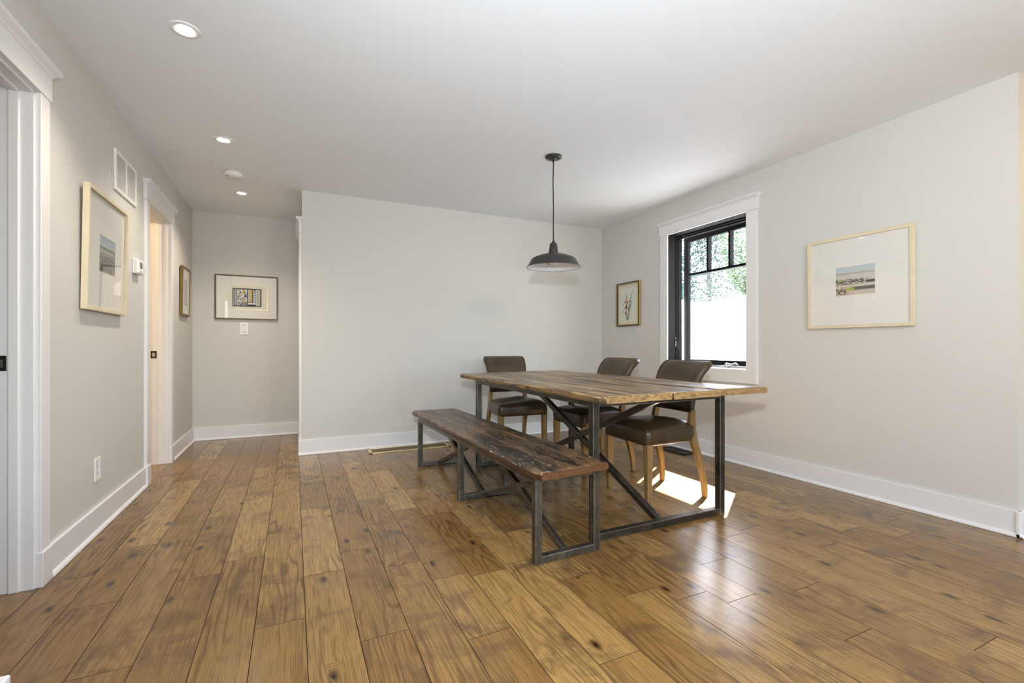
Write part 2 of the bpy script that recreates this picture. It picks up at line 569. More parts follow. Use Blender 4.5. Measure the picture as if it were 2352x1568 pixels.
m = MB().box(XL - 0.001, XC + 0.15, YA, YA + 0.12, 0, HC)
struct(m.build('wall_hall', 'wall'), 'greige wall at the end of the short hall', 'wall')
m = MB().box(XC, XR, YB, YB + 0.12, 0, HC)
struct(m.build('wall_back', 'wall'), 'greige wall behind the dining table', 'wall')
D3 = (4.775, 5.50)
m = MB().box(XC, XC + 0.12, YB + 0.12, D3[0], 0, HC).box(XC, XC + 0.12, D3[1], YA, 0, HC).box(XC, XC + 0.12, D3[0], D3[1], DH, HC)
struct(m.build('wall_hall_side', 'wall'), 'return wall of the short hall with a closed door', 'wall')

WY0, WY1, WZ0, WZ1 = 2.653, 3.554, 0.806, 2.125
m = MB()
m.box(XR, XR + 0.16, YE, WY0, 0, HC).box(XR, XR + 0.16, WY1, YB + 0.12, 0, HC)
m.box(XR, XR + 0.16, WY0, WY1, 0, WZ0).box(XR, XR + 0.16, WY0, WY1, WZ1, HC)
struct(m.build('wall_right', 'wall'), 'greige wall with the black framed window', 'wall')
m = MB().box(XR + 0.16, FARX, YE, YE + 0.12, 0, HC)
struct(m.build('wall_return', 'wall'), 'wall turning away past the large beach picture', 'wall')
m = MB().box(FARX, FARX + 0.12, REAR, YE + 0.12, 0, HC)
struct(m.build('wall_far_side', 'wall'), 'far side wall of the open room', 'wall')
m = MB()
ops = [(-0.30, 0.90), (2.6, 4.6)]  # openings put into the unseen rear wall to let sky light in
xs = XL - WT
for a, b in ops:
    m.box(xs, a, REAR - 0.12, REAR, 0, HC).box(a, b, REAR - 0.12, REAR, 2.3, HC)
    xs = b
m.box(xs, FARX + 0.12, REAR - 0.12, REAR, 0, HC)
struct(m.build('wall_rear', 'wall'), 'unseen rear wall with two wide openings added for daylight', 'wall')
# small rooms behind the doorways
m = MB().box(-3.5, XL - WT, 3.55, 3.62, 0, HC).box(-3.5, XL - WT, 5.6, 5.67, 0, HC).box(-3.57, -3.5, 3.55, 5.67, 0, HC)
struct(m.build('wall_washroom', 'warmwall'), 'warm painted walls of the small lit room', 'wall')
m = MB().box(-3.5, XL - WT, 0.6, 0.67, 0, HC).box(-3.5, XL - WT, 3.4, 3.47, 0, HC).box(-3.57, -3.5, 0.6, 3.47, 0, HC)
struct(m.build('wall_bedroom', 'wall'), 'walls of the room behind the first doorway', 'wall')


# ------------------------------------------------------------------ baseboards with shoe moulding
BH, BT, SH = 0.138, 0.016, 0.030


def base_run(m, axis, c, a, b, sgn):
    """Baseboard on a wall at coordinate c facing sgn along the other axis, from a to b."""
    def bx(t, z0, z1):
        lo, hi = (c, c + sgn * t) if sgn > 0 else (c + sgn * t, c)
        if axis == 'y':
            m.box(lo, hi, a, b, z0, z1)
        else:
            m.box(a, b, lo, hi, z0, z1)
    bx(BT, 0.0, BH)
    # quarter-round shoe
    pr = [(0, 0), (SH, 0), (SH, 0.008), (SH * 0.86, 0.016), (SH * 0.7, 0.020), (BT * 0.9, 0.022), (0, 0.022)]
    rings = []
    for e in (a, b):
        rings.append([((c + sgn * t, e, z) if axis == 'y' else (e, c + sgn * t, z)) for t, z in pr])
    m.loft(rings)


def baseboard(name, runs, label):
    m = MB()
    for r in runs:
        base_run(m, *r)
    return struct(m.build(name, 'trim', bevel=0.003), label, 'baseboard')


CW = 0.085
baseboard('baseboard_left', [('y', XL, D1[1] + CW + 0.01, D2[0] - CW - 0.012, 1), ('y', XL, D2[1] + CW + 0.012, YA, 1), ('y', XL, 0.2, D1[0] - CW - 0.012, 1)],
          'white baseboard along the doorway wall')
baseboard('baseboard_hall', [('x', YA, XL, XC, -1)], 'white baseboard at the end of the hall')
baseboard('baseboard_back', [('x', YB, XC - SH, XR, -1)], 'white baseboard on the wall behind the table')
baseboard('baseboard_right', [('y', XR, YE - SH, YB, -1), ('x', YE, XR - SH, FARX, -1)], 'white baseboard under the window')


# ------------------------------------------------------------------ door casings
def casing_set(m, x, y0, y1, sgn, near=True, far=True):
    """Craftsman casing around an opening y0..y1 in a wall face x, facing sgn."""
    def bx(t, a, b, z0, z1):
        m.box(min(x, x + sgn * t), max(x, x + sgn * t), a, b, z0, z1)
    for on, a, b in ((near, y0 - CW, y0 - 0.006), (far, y1 + 0.006, y1 + CW)):
        if on:
            bx(0.020, a, b, 0.14, DH + 0.006)
            bx(0.027, a - 0.004, b + 0.004, 0.0, 0.145)
    e = 0.010
    bx(0.024, y0 - CW - e, y1 + CW + e, DH + 0.006, DH + 0.108)
    # crown cap
    a, b = y0 - CW - e, y1 + CW + e
    pr = [(0.0, 0.0, 0.0), (0.026, 0.0, 0.002), (0.030, 0.010, 0.006), (0.048, 0.024, 0.024), (0.050, 0.026, 0.026), (0.050, 0.040, 0.026), (0.0, 0.040, 0.026)]
    z0 = DH + 0.108
    lo = [(x + sgn * t, a - d, z0 + z) for t, z, d in pr]
    hi = [(x + sgn * t, b + d, z0 + z) for t, z, d in pr]
    m.loft([lo, hi])


def doorway(n, y0, y1, label, strike_y_sgn=1):
    m = MB()
    casing_set(m, XL, y0, y1, 1)
    root = struct(m.build('door_%d' % n, 'trim', bevel=0.0025), label, 'doorway')
    # jamb lining and stops
    j = MB()
    xa, xb = XL - WT - 0.004, XL + 0.001
    t = 0.004
    j.box(xa, xb, y0 - 0.018, y0 + t, 0, DH).box(xa, xb, y1 - t, y1 + 0.018, 0, DH).box(xa, xb, y0, y1, DH - t, DH + 0.018)
    j.build('jamb', 'trim', root, bevel=0.002)
    s = MB()
    sa, sb = XL - 0.076, XL - 0.042
    s.box(sa, sb, y0, y0 + 0.012, 0, DH).box(sa, sb, y1 - 0.012, y1, 0, DH).box(sa, sb, y0, y1, DH - 0.012, DH)
    s.build('door_stop', 'trim', root, bevel=0.0035)
    # strike plate on the far jamb, beyond the stop
    p = MB()
    xc = XL - 0.102
    z0 = 0.90
    p.box(xc - 0.019, xc + 0.021, y1 - 0.0065, y1 - 0.003, z0, z0 + 0.062)
    sp = p.build('strike_plate', 'bronze', root, bevel=0.001)
    h = MB().box(xc - 0.009, xc + 0.011, y1 - 0.0075, y1 - 0.0060, z0 + 0.014, z0 + 0.046)
    h.build('latch_hole', 'steel_bright', sp)
    sc = MB()
    for zz in (z0 + 0.007, z0 + 0.055):
        sc.box(xc - 0.003, xc + 0.003, y1 - 0.0075, y1 - 0.0060, zz - 0.003, zz + 0.003)
    sc.build('screws', 'steel', sp)
    return root


doorway(1, *D1, 'white cased doorway beside the tall square picture')
doorway(2, *D2, 'white cased doorway to the warm lit room beside the thermostat')
m = MB()
casing_set(m, XC, D3[0], D3[1], -1)
d3 = struct(m.build('door_3', 'trim', bevel=0.0025), 'white cased door seen edge-on at the hall corner', 'doorway')
m = MB().box(XC + 0.02, XC + 0.055, D3[0], D3[1], 0.008, DH)
for a, b in ((0.15, 0.95), (1.05, 1.9)):
    m.box(XC + 0.012, XC + 0.02, D3[0] + 0.12, D3[1] - 0.12, a, b)
m.build('door_panel', 'trim', d3, bevel=0.003)

# ------------------------------------------------------------------ window
m = MB()
e = XR
m.box(e - 0.020, e, WY0 - 0.100, WY0, WZ0, WZ1).box(e - 0.020, e, WY1, WY1 + 0.100, WZ0, WZ1)
m.box(e - 0.020, e, WY0 - 0.100, WY1 + 0.100, WZ0 - 0.118, WZ0)
m.box(e - 0.024, e, WY0 - 0.110, WY1 + 0.112, WZ1, WZ1 + 0.098)
a, b, z0 = WY0 - 0.110, WY1 + 0.112, WZ1 + 0.098
pr = [(0.0, 0.0, 0.0), (0.026, 0.0, 0.002), (0.030, 0.008, 0.005), (0.044, 0.020, 0.018), (0.046, 0.022, 0.020), (0.046, 0.034, 0.020), (0.0, 0.034, 0.020)]
m.loft([[(e - t, a - d, z0 + z) for t, z, d in pr], [(e - t, b + d, z0 + z) for t, z, d in pr]])
win = struct(m.build('window_1', 'trim', bevel=0.0025), 'black casement window in a white casing', 'window')
m = MB()
fx0, fx1 = XR - 0.003, XR + 0.165
th = 0.012
m.box(fx0, fx1, WY0, WY0 + th, WZ0, WZ1).box(fx0, fx1, WY1 - 0.003, WY1 + 0.012, WZ0, WZ1)
m.box(fx0, fx1, WY0, WY1, WZ1 - 0.003, WZ1 + 0.012).box(fx0, fx1, WY0, WY1, WZ0 - 0.012, WZ0 + 0.003)
for d, w in ((0.095, 0.010), (0.118, 0.018)):     # stepped frame rebates
    m.box(XR + d, fx1, WY1 - w, WY1, WZ0, WZ1).box(XR + d, fx1, WY0 + th, WY0 + th + w, WZ0, WZ1).box(XR + d, fx1, WY0, WY1, WZ1 - w * 1.6, WZ1).box(XR + d, fx1, WY0, WY1, WZ0, WZ0 + w)
wf = m.build('window_frame', 'black', win, bevel=0.002)
m = MB().box(XR - 0.006, XR - 0.001, WY0, WY1, WZ0 - 0.004, WZ0 + 0.004)
m.build('sill_strip', 'trim', win)
# casement sash swung slightly out, hinged on the side nearer the beach picture
sash = MB()
H = Vector((XR + 0.178, 2.672, 0))
Lw = 0.885
sash.box(0, 0.04, 0, 0.055, WZ0 + 0.006, WZ1 - 0.012).box(0, 0.04, Lw - 0.055, Lw, WZ0 + 0.006, WZ1 - 0.012)
sash.box(0, 0.04, 0, Lw, WZ1 - 0.062, WZ1 - 0.012).box(0, 0.04, 0, Lw, WZ0 + 0.006, WZ0 + 0.064)
so = sash.build('sash', 'black', win, bevel=0.003)
so.location = H
so.rotation_euler = (0, 0, R(-2.2))
mu = MB()
for f in (1 / 3, 2 / 3):
    y = 0.055 + (Lw - 0.11) * f
    mu.box(-0.004, 0.044, y - 0.011, y + 0.011, 1.73, WZ1 - 0.05)
mu.box(-0.004, 0.044, 0.05, Lw - 0.05, 1.72, 1.742)
mu.build('muntin_grille', 'black', so, bevel=0.002)
MB().box(0.018, 0.021, 0.05, Lw - 0.05, WZ0 + 0.05, WZ1 - 0.055).build('glass', 'glass', so)
# folding crank and lock lever
m = MB()
cy = 2.86
m.tube([(XR + 0.10, cy + 0.10, WZ0 + 0.020), (XR + 0.085, cy + 0.07, WZ0 + 0.040), (XR + 0.08, cy + 0.02, WZ0 + 0.030), (XR + 0.078, cy - 0.03, WZ0 + 0.042), (XR + 0.08, cy - 0.055, WZ0 + 0.028)], [0.010, 0.009, 0.008, 0.009, 0.006])
m.box(XR + 0.075, XR + 0.125, cy + 0.05, cy + 0.12, WZ0, WZ0 + 0.018)
m.build('crank_handle', 'steel_bright', win)
m = MB()
m.box(XR + 0.080, XR + 0.110, WY1 - 0.010, WY1, 1.00, 1.09)
m.tube([(XR + 0.095, WY1 - 0.012, 1.07), (XR + 0.090, WY1 - 0.030, 1.05), (XR + 0.092, WY1 - 0.034, 0.99), (XR + 0.097, WY1 - 0.030, 0.955)], [0.007, 0.007, 0.006, 0.004])
m.build('lock_lever', 'bronze', win)

# ------------------------------------------------------------------ outdoors: eave, bank, trees
m = MB().box(XR + 0.16, XR + 1.04, 1.6, 6.6, 2.56, 2.62).box(XR + 1.02, XR + 1.05, 1.6, 6.6, 2.50, 2.68)
struct(m.build('roof_eave', 'trim', bevel=0.004), 'roof eave outside above the window', 'eave')

T = NT('pale_gravel_bank')
oc = T.n('TexCoord').outputs['Object']
nz = T.noise(oc, 1.6, 5, 0.65)
c = T.ramp(nz, [(0.3, (0.66, 0.645, 0.61)), (0.7, (0.82, 0.81, 0.78))])
M['bank'] = T.bsdf(c, 0.9, spec=0.1, bump=T.noise(oc, 22, 4), bstr=0.6, bdist=0.03)
bm = bmesh.new()
nx, ny = 70, 56
grid = []
for i in range(nx + 1):
    row = []
    for j in range(ny + 1):
        x = XR + 0.5 + (24 - XR) * (i / nx) ** 1.25
        y = -1.5 + 25 * j / ny
        s = min(1, max(0, (x - 4.8) / 4.6))
        s = s * s * (3 - 2 * s)
        zz = -0.35 + s * 2.52 + 0.16 * mnoise.noise(Vector((x * 0.5, y * 0.5, 0))) * s + 0.05 * mnoise.noise(Vector((x * 2.2, y * 2.2, 3)))
        row.append(bm.verts.new((x, y, zz)))
    grid.append(row)
for i in range(nx):
    for j in range(ny):
        f = bm.faces.new((grid[i][j], grid[i + 1][j], grid[i + 1][j + 1], grid[i][j + 1]))
        f.smooth = True
me = bpy.data.meshes.new('gravel_bank')
bm.to_mesh(me)
bm.free()
me.materials.append(M['bank'])
bank = bpy.data.objects.new('gravel_bank', me)
COL.objects.link(bank)
struct(bank, 'bright sunlit bank outside the window', 'bank')


def leaf_mat(name, c0, c1):
    T = NT(name)
    oi = T.n('TexCoord').outputs['Object']
    nz = T.noise(oi, 1.1, 3)
    c = T.ramp(nz, [(0.35, c0), (0.65, c1)])
    d = T.n('BsdfDiffuse', Color=c)
    tl = T.n('BsdfTranslucent', Color=c)
    mx = T.n('MixShader', i0=0.45, i1=d, i2=tl)
    T.t.links.new(mx.outputs[0], T.out.inputs[0])
    return T.m


M['pine'] = leaf_mat('blue_green_needles', (0.075, 0.105, 0.100), (0.15, 0.195, 0.175))
M['maple'] = leaf_mat('yellow_green_leaves', (0.105, 0.145, 0.100), (0.20, 0.255, 0.155))
M['bark'] = plain('grey_bark', (0.30, 0.28, 0.26), 0.9, var=0.3, vscale=5)


def tree(name, label, x, y, h, rad, mat, seed, conifer, n):
    rng = random.Random(seed)
    zb = 2.0
    t = thing(name, label, 'tree', (x, y, zb))
    MB().tube([(0, 0, -0.3), (0.05, 0.02, h * 0.3), (0.0, 0.06, h * 0.65), (0.03, 0, h * 0.92)], [0.13, 0.105, 0.07, 0.02], 8).build('trunk', 'bark', t)
    b = MB()
    for i in range(n * 4):
        if conifer:
            f = rng.random() ** 0.85
            z = h * (0.06 + 0.94 * f)
            rr = rad * (1.02 - f) * math.sqrt(rng.uniform(0.05, 1)) + 0.05
            droop = -0.25
        else:
            u = rng.uniform(-1, 1)
            rr = rad * math.sqrt(max(0, 1 - u * u)) * math.sqrt(rng.uniform(0.1, 1))
            z = h * 0.58 + u * h * 0.44
            droop = rng.uniform(-0.4, 0.4)
        a = rng.uniform(0, 2 * PI)
        c = Vector((rr * math.cos(a), rr * math.sin(a), z + droop * rr * 0.4))
        s = rng.uniform(0.045, 0.105)
        d1 = Vector((rng.gauss(0, 1), rng.gauss(0, 1), rng.gauss(0, 0.6))).normalized()
        d2 = d1.orthogonal().normalized()
        d2 = (d2 + d1.cross(d2) * rng.uniform(-1, 1)).normalized()
        b.quad([c - d1 * s, c - d2 * s * 0.45, c + d1 * s, c + d2 * s * 0.45])
    b.build('foliage', mat, t, fix=False)
    return t


import itertools
dv = Vector((0.8236, 0.7165))
pv = Vector((-0.7165, 0.8236))
TREES = [(17.6, -5.4, 5.6, 1.5, 'maple', False, 1500, 'broad leafy tree at the end of the bank outside the window'),
         (20.6, -3.1, 6.6, 1.45, 'pine', True, 2400, 'blue green spruce beyond the bank, first from the broad leafy tree'),
         (17.9, -1.3, 6.2, 1.35, 'maple', False, 2400, 'yellow green tree with a pale trunk in the window centre'),
         (18.3, 1.9, 6.9, 1.55, 'pine', True, 2800, 'blue green spruce filling the window beside the lock lever'),
         (18.0, 5.2, 6.4, 1.5, 'pine', True, 1800, 'blue green spruce past the window edge towards the room corner'),
         (21.6, 0.2, 8.0, 1.6, 'pine', True, 3000, 'tall spruce standing behind the yellow green tree'),
         (24.8, -2.2, 9.0, 1.6, 'pine', True, 2600, 'tallest spruce, in the rear row beyond the bank'),
         (22.0, 3.6, 7.8, 1.6, 'pine', True, 2400, 'spruce in the rear row behind the lock lever side of the window'),
         (25.2, 2.0, 9.0, 1.6, 'pine', True, 2600, 'second tallest spruce, rearmost behind the lock lever side')]
for i, (dd, pp, h, rad, mt, con, n, lab) in enumerate(TREES):
    p = dv * dd + pv * pp
    tree('spruce_tree' if con else 'leafy_tree', lab, p.x, p.y, h, rad, mt, 40 + i, con, n)


# ------------------------------------------------------------------ dining table
def board_mesh(b, uvl, cl, rc, L, Rr, y0, y1, zt, th, n, mats, rng, wane_l=0.0, wane_r=0.0, droop=0.0, sd=0):
    """A plank: L(y), Rr(y) edges, top zt; mats=(top, edge, end)."""
    bm = b.bm
    rings = []
    ou, ov = rng.uniform(0, 9), rng.uniform(0, 30)
    for i in range(n + 1):
        t = i / n
        y = y0 + (y1 - y0) * t
        k = 1.0
        l, r = L(y), Rr(y)
        nl = mnoise.noise(Vector((y * 3.1, sd * 5.3, 1))) * 0.006 + mnoise.noise(Vector((y * 11, sd * 5.3, 7))) * 0.002
        nr = mnoise.noise(Vector((y * 3.1, sd * 5.3, 4))) * 0.006 + mnoise.noise(Vector((y * 11, sd * 5.3, 9))) * 0.002
        if wane_l:
            l += nl * wane_l
        if wane_r:
            r += nr * wane_r
        zz = zt + mnoise.noise(Vector((y * 1.4, sd * 2.7, 0))) * 0.0035
        ce = 0.006
        if wane_l:
            # round the plan corners of the outer board
            dc = min(y - y0, y1 - y)
            l += max(0, 0.045 - dc) ** 2 * 9
        if wane_r:
            dc = min(y - y0, y1 - y)
            r -= max(0, 0.045 - dc) ** 2 * 9
        a = 0.010 if wane_l else 0.0035
        c = 0.010 if wane_r else 0.0035
        w = r - l
        tw = mnoise.noise(Vector((y * 0.9, sd * 9.1, 5))) * 0.003
        pts = [(l + 0.004, zt - th), (l, zt - th * 0.7), (l, zz - a), (l + a * 0.35, zz - a * 0.35), (l + a * 1.2, zz + tw)]
        for s in (0.25, 0.5, 0.75):
            pts.append((l + w * s, zz + mnoise.noise(Vector((y * 6, s * 5, sd * 3.3))) * 0.0018 + tw * (1 - 2 * s)))
        pts += [(r - c * 1.2, zz - tw), (r - c * 0.35, zz - c * 0.35), (r, zz - c), (r, zt - th * 0.7), (r - 0.004, zt - th)]
        rings.append([(x, y, z) for x, z in pts])
    vr = [[bm.verts.new(p) for p in q] for q in rings]
    N = len(vr[0])

    def paint(f, mode):
        for lp in f.loops:
            co = lp.vert.co
            if mode == 0:
                uv = (co.x + ou, co.y + ov)
            elif mode == 1:
                uv = (co.z + ou, co.y + ov)
            else:
                uv = (co.x - (L(co.y) + Rr(co.y)) / 2, co.z - zt + th)
            lp[uvl].uv = uv
            lp[cl] = rc
    for p, q in zip(vr[:-1], vr[1:]):
        for i in range(N):
            j = (i + 1) % N
            f = bm.faces.new((p[i], p[j], q[j], q[i]))
            side = i in (0, 1, N - 3, N - 2)
            f.material_index = 1 if side else 0
            f.smooth = 2 <= i <= N - 4
            paint(f, 1 if side else 0)
    for vv in (list(reversed(vr[0])), vr[-1]):
        f = bm.faces.new(vv)
        f.material_index = 2
        paint(f, 2)


TZ = 0.766
table = thing('dining_table', 'long rustic dining table with reclaimed plank top on black steel frame', 'table', (0, 0, 0))
b = MB()
uvl, cl = boards_layers(b.bm)
rng = random.Random(5)
Lx = lambda y: 1.286


def Rx(y):
    return 2.384 - (y - 2.2) * 0.016 + 0.36 * max(0.0, 2.25 - y) ** 2


cut = [0.0, 0.218, 0.365, 0.515, 0.675, 1.0]
nearoff = [(-0.012), 0.004, -0.006, 0.010, 0.0]
fary = [3.775, 3.85, 3.90, 3.895, 3.89]
for i in range(5):
    f0, f1 = cut[i], cut[i + 1]
    gap = 0.0012
    L = (lambda y, f0=f0, g=(0 if i == 0 else gap): Lx(y) + (Rx(y) - Lx(y)) * f0 + g)
    Rr = (lambda y, f1=f1, g=(0 if i == 4 else gap): Lx(y) + (Rx(y) - Lx(y)) * f1 - g)
    ny0 = 1.738 + nearoff[i] + 0.03 * (f0 + f1) / 2
    board_mesh(b, uvl, cl, (rng.random(), rng.random(), rng.random(), 1), L, Rr, ny0, fary[i], TZ + rng.uniform(-0.002, 0.002), 0.034, 60,
               None, rng, 1.6 if i == 0 else 0, 1.6 if i == 4 else 0, sd=i + 1)
b.build('tabletop', ['table', 'table_edge', 'table_end'], table)
A = 0.040
TX0, TX1, TY0, TY1 = 1.376, 2.325, 1.943, 3.615
ztop = TZ - 0.0355
for x in (TX0, TX1 - A):
    for y in (TY0, TY1 - A):
        MB().box(x, x + A, y, y + A, 0.0, ztop).build('leg', 'steel_dark', table, bevel=0.003)
for y in (TY0, TY1 - A):
    MB().box(TX0 + A, TX1 - A, y, y + A, 0.002, A).build('foot_rail', 'steel_dark', table, bevel=0.003)
m = MB()
for y in (TY0, TY1 - A):
    m.box(TX0 + A, TX1 - A, y, y + A, ztop - A, ztop)
for x in (TX0, TX1 - A):
    m.box(x, x + A, TY0 + A, TY1 - A, ztop - A, ztop)
m.build('top_frame', 'steel_dark', table, bevel=0.003)
cx = (TX0 + TX1) / 2
for pa, pb, bw in (((cx, TY0 + A, 0.025), (cx, TY1 - A, ztop - 0.025), 0.036), ((cx, TY0 + A, ztop - 0.025), (cx, TY1 - A, 0.025), 0.033)):
    MB().beam(pa, pb, bw, 0.036, ext=0.012).build('cross_brace', 'steel_dark', table, bevel=0.0025)

# ------------------------------------------------------------------ bench
BZ = 0.445
bench = thing('bench', 'low reclaimed wood bench with dark plank seat on raw steel legs', 'bench', (0.995, 1.852, 0), 0.03)
b = MB()
uvl, cl = boards_layers(b.bm)
rng = random.Random(8)
bl = lambda y: -0.030 + 0.012 * (y / 2.0)
br = lambda y: 0.383
bc = [0.0, 0.36, 0.72, 1.0]
for i in range(3):
    f0, f1 = bc[i], bc[i + 1]
    L = (lambda y, f0=f0, g=(0 if i == 0 else 0.0006): bl(y) + (br(y) - bl(y)) * f0 + g)
    Rr = (lambda y, f1=f1, g=(0 if i == 2 else 0.0006): bl(y) + (br(y) - bl(y)) * f1 - g)
    board_mesh(b, uvl, cl, (rng.random(), rng.random(), rng.random(), 1), L, Rr, -0.085 + (0.0, 0.008, 0.022)[i], 2.125 - (0.0, 0.006, 0.012)[i], BZ, 0.034, 60,
               None, rng, 1.8 if i == 0 else 0, 1.8 if i == 2 else 0, sd=i + 11)
b.build('seat', ['bench', 'bench_edge', 'bench_end'], bench)
B = 0.036
BW = 0.365
bz = BZ - 0.0355
ys = (0.0, 0.985, 1.93)
for y in ys:
    for x in (0.0, BW - B):
        MB().box(x, x + B, y, y + B, 0, bz).build('leg', 'steel', bench, bevel=0.003)
    MB().box(B, BW - B, y, y + B, 0.002, B).build('foot_rail', 'steel', bench, bevel=0.003)
m = MB()
for y in ys:
    m.box(B, BW - B, y, y + B, bz - B, bz)
for x in (0.0, BW - B):
    for y0, y1 in ((ys[0] + B, ys[1]), (ys[1] + B, ys[2])):
        m.box(x, x + B, y0, y1, bz - B, bz)
m.build('top_frame', 'steel', bench, bevel=0.003)
for y0, y1 in ((ys[0], ys[1]), (ys[1], ys[2])):
    c = BW / 2
    for za, zb, bw in ((0.022, bz - 0.022, 0.030), (bz - 0.022, 0.022, 0.0275)):
        MB().beam((c, y0 + B, za), (c, y1, zb), bw, 0.030, ext=0.010).build('cross_brace', 'steel', bench, bevel=0.0025)


# ------------------------------------------------------------------ leather dining chairs
def rounded(cx, hx_f, hx_b, y0, y1, r, n=6):
    """Rounded trapezoid outline, front edge at y0 (half width hx_f), rear at y1."""
    pts = []
    for (x, y, a0) in ((hx_f, y0, -90), (hx_b, y1, 0), (-hx_b, y1, 90), (-hx_f, y0, 180)):
        sx = -1 if x > 0 else 1
        sy = 1 if y == y0 else -1
        cxx, cyy = x + sx * r, y + sy * r
        for k in range(n + 1):
            a = R(a0 + 90 * k / n)
            pts.append((cxx + r * math.cos(a), cyy + r * math.sin(a)))
    # densify the straight runs
    out = []
    for i, p in enumerate(pts):
        q = pts[(i + 1) % len(pts)]
        out.append(p)
        d = math.dist(p, q)
        k = int(d / 0.04)
        for s in range(1, k + 1):
            out.append((p[0] + (q[0] - p[0]) * s / (k + 1), p[1] + (q[1] - p[1]) * s / (k + 1)))
    return out


def make_chair(label):
    t = thing('dining_chair', label, 'chair', group='brown leather dining chairs')
    out = rounded(0, 0.238, 0.205, -0.235, 0.190, 0.030)
    c0 = (0.0, -0.02)
    levels = [(0.378, 0.93), (0.376, 0.965), (0.380, 0.985), (0.392, 0.998), (0.42, 1.008), (0.450, 1.006), (0.464, 0.995), (0.473, 0.975), (0.483, 0.93), (0.497, 0.82), (0.511, 0.62), (0.519, 0.36), (0.521, 0.12)]
    rings = []
    for z, s in levels:
        rings.append([(c0[0] + (x - c0[0]) * s, c0[1] + (y - c0[1]) * s, z + (0.006 * math.sin(x * 9) if z > 0.49 else 0)) for x, y in out])
    s = MB()
    s.loft(rings, smooth=True)
    seat = s.build('seat', 'leather', t)
    # gathered pleats and piping
    p = MB()
    z, sc = 0.4725, 0.985
    ring = [(c0[0] + (x - c0[0]) * sc, c0[1] + (y - c0[1]) * sc, z) for x, y in out]
    p.tube(ring + [ring[0]], 0.0042, 6, cap=False)
    p.build('piping', 'leather', seat)
    # backrest: swept panel flaring backwards at the top
    prof = [(0.556, 0.186), (0.563, 0.187), (0.60, 0.190), (0.64, 0.196), (0.68, 0.204), (0.72, 0.214), (0.76, 0.228), (0.80, 0.247), (0.83, 0.268), (0.855, 0.292), (0.875, 0.316), (0.887, 0.332), (0.894, 0.342)]
    rings = []
    edge_f, edge_l, edge_r = [], [], []
    nseg = 14
    for i, (z, yc) in enumerate(prof):
        w = 0.188 + 0.028 * (max(0.0, z - 0.60) / 0.29) ** 1.6
        if z > 0.85:
            k = (z - 0.85) / 0.046
            w -= 0.030 * (1 - math.sqrt(max(0, 1 - k * k)))
        th = 0.027
        if i == 0 or i == len(prof) - 1:
            th = 0.010
        elif i == 1 or i == len(prof) - 2:
            th = 0.021
        tilt = 0.25 + 0.55 * max(0, (z - 0.7) / 0.19)
        ring = []
        for k in range(nseg + 1):
            u = -1 + 2 * k / nseg
            bow = 0.012 * (u * u)             # ends wrap towards the sitter
            ed = 1 - max(0, abs(u) - 0.9) / 0.1 * 0.35
            ring.append((w * u, yc - bow - th * ed, z + th * tilt * 0.55))
        for k in range(nseg, -1, -1):
            u = -1 + 2 * k / nseg
            bow = 0.012 * (u * u)
            ed = 1 - max(0, abs(u) - 0.9) / 0.1 * 0.35
            ring.append((w * u, yc - bow + th * ed, z - th * tilt * 0.55))
        rings.append(ring)
        edge_l.append(Vector(ring[0]))
        edge_r.append(Vector(ring[nseg]))
    bk = MB()
    bk.loft(rings, smooth=True)
    back = bk.build('backrest', 'leather', t)
    p = MB()
    top = [Vector(rings[-1][k]) for k in range(1, nseg)]
    p.tube([*edge_l[1:], *top, *reversed(edge_r[1:])], 0.0040, 6)
    p.build('piping', 'leather', back)
    # legs
    for sx in (-1, 1):
        m = MB()
        rr = []
        for z, h in ((0.0, 0.0150), (0.12, 0.0180), (0.26, 0.0215), (0.385, 0.0230)):
            x, y = sx * 0.212, -0.205
            rr.append([(x + a * h, y + c * h, z) for a, c in ((-1, -1), (1, -1), (1, 1), (-1, 1))])
        m.loft(rr)
        lg = m.build('leg', 'oak', t, bevel=0.003)
        MB().box(sx * 0.212 - 0.011, sx * 0.212 + 0.011, -0.216, -0.194, -0.001, 0.004).build('foot_glide', 'glide', lg)
        m = MB()
        rr = []
        for z, y, hx, hy, xo in ((0.0, 0.262, 0.0130, 0.0145, 0.208), (0.05, 0.262, 0.0140, 0.0160, 0.206), (0.11, 0.256, 0.0150, 0.0180, 0.204), (0.17, 0.245, 0.0155, 0.0200, 0.201), (0.23, 0.229, 0.0160, 0.0220, 0.198),
                              (0.29, 0.209, 0.0165, 0.0235, 0.195), (0.34, 0.192, 0.0165, 0.0245, 0.192), (0.39, 0.179, 0.0165, 0.0250, 0.189), (0.46, 0.172, 0.0160, 0.0235, 0.184), (0.52, 0.177, 0.0155, 0.0215, 0.179), (0.58, 0.186, 0.0145, 0.0185, 0.174)):
            rr.append([(sx * xo + a * hx, y + c * hy, z) for a, c in ((-1, -1), (1, -1), (1, 1), (-1, 1))])
        m.loft(rr, smooth=False)
        lg = m.build('leg', 'oak', t, bevel=0.003)
        MB().box(sx * 0.208 - 0.010, sx * 0.208 + 0.010, 0.252, 0.272, -0.001, 0.004).build('foot_glide', 'glide', lg)
    return t


ch = make_chair('brown leather dining chair at the bench end of the table, window behind it')
ch.location = (2.226, 2.452, 0)
ch.rotation_euler = (0, 0, R(-93))
for loc, rz, lab in (((2.222, 3.165, 0), -91, 'brown leather dining chair nearer the room corner, beneath the flower picture'),
                     ((1.893, 3.940, 0), -4, 'brown leather dining chair at the head of the table facing the room')):
    c = copy_tree(ch)
    c.location = loc
    c.rotation_euler = (0, 0, R(rz))
    c['label'] = lab

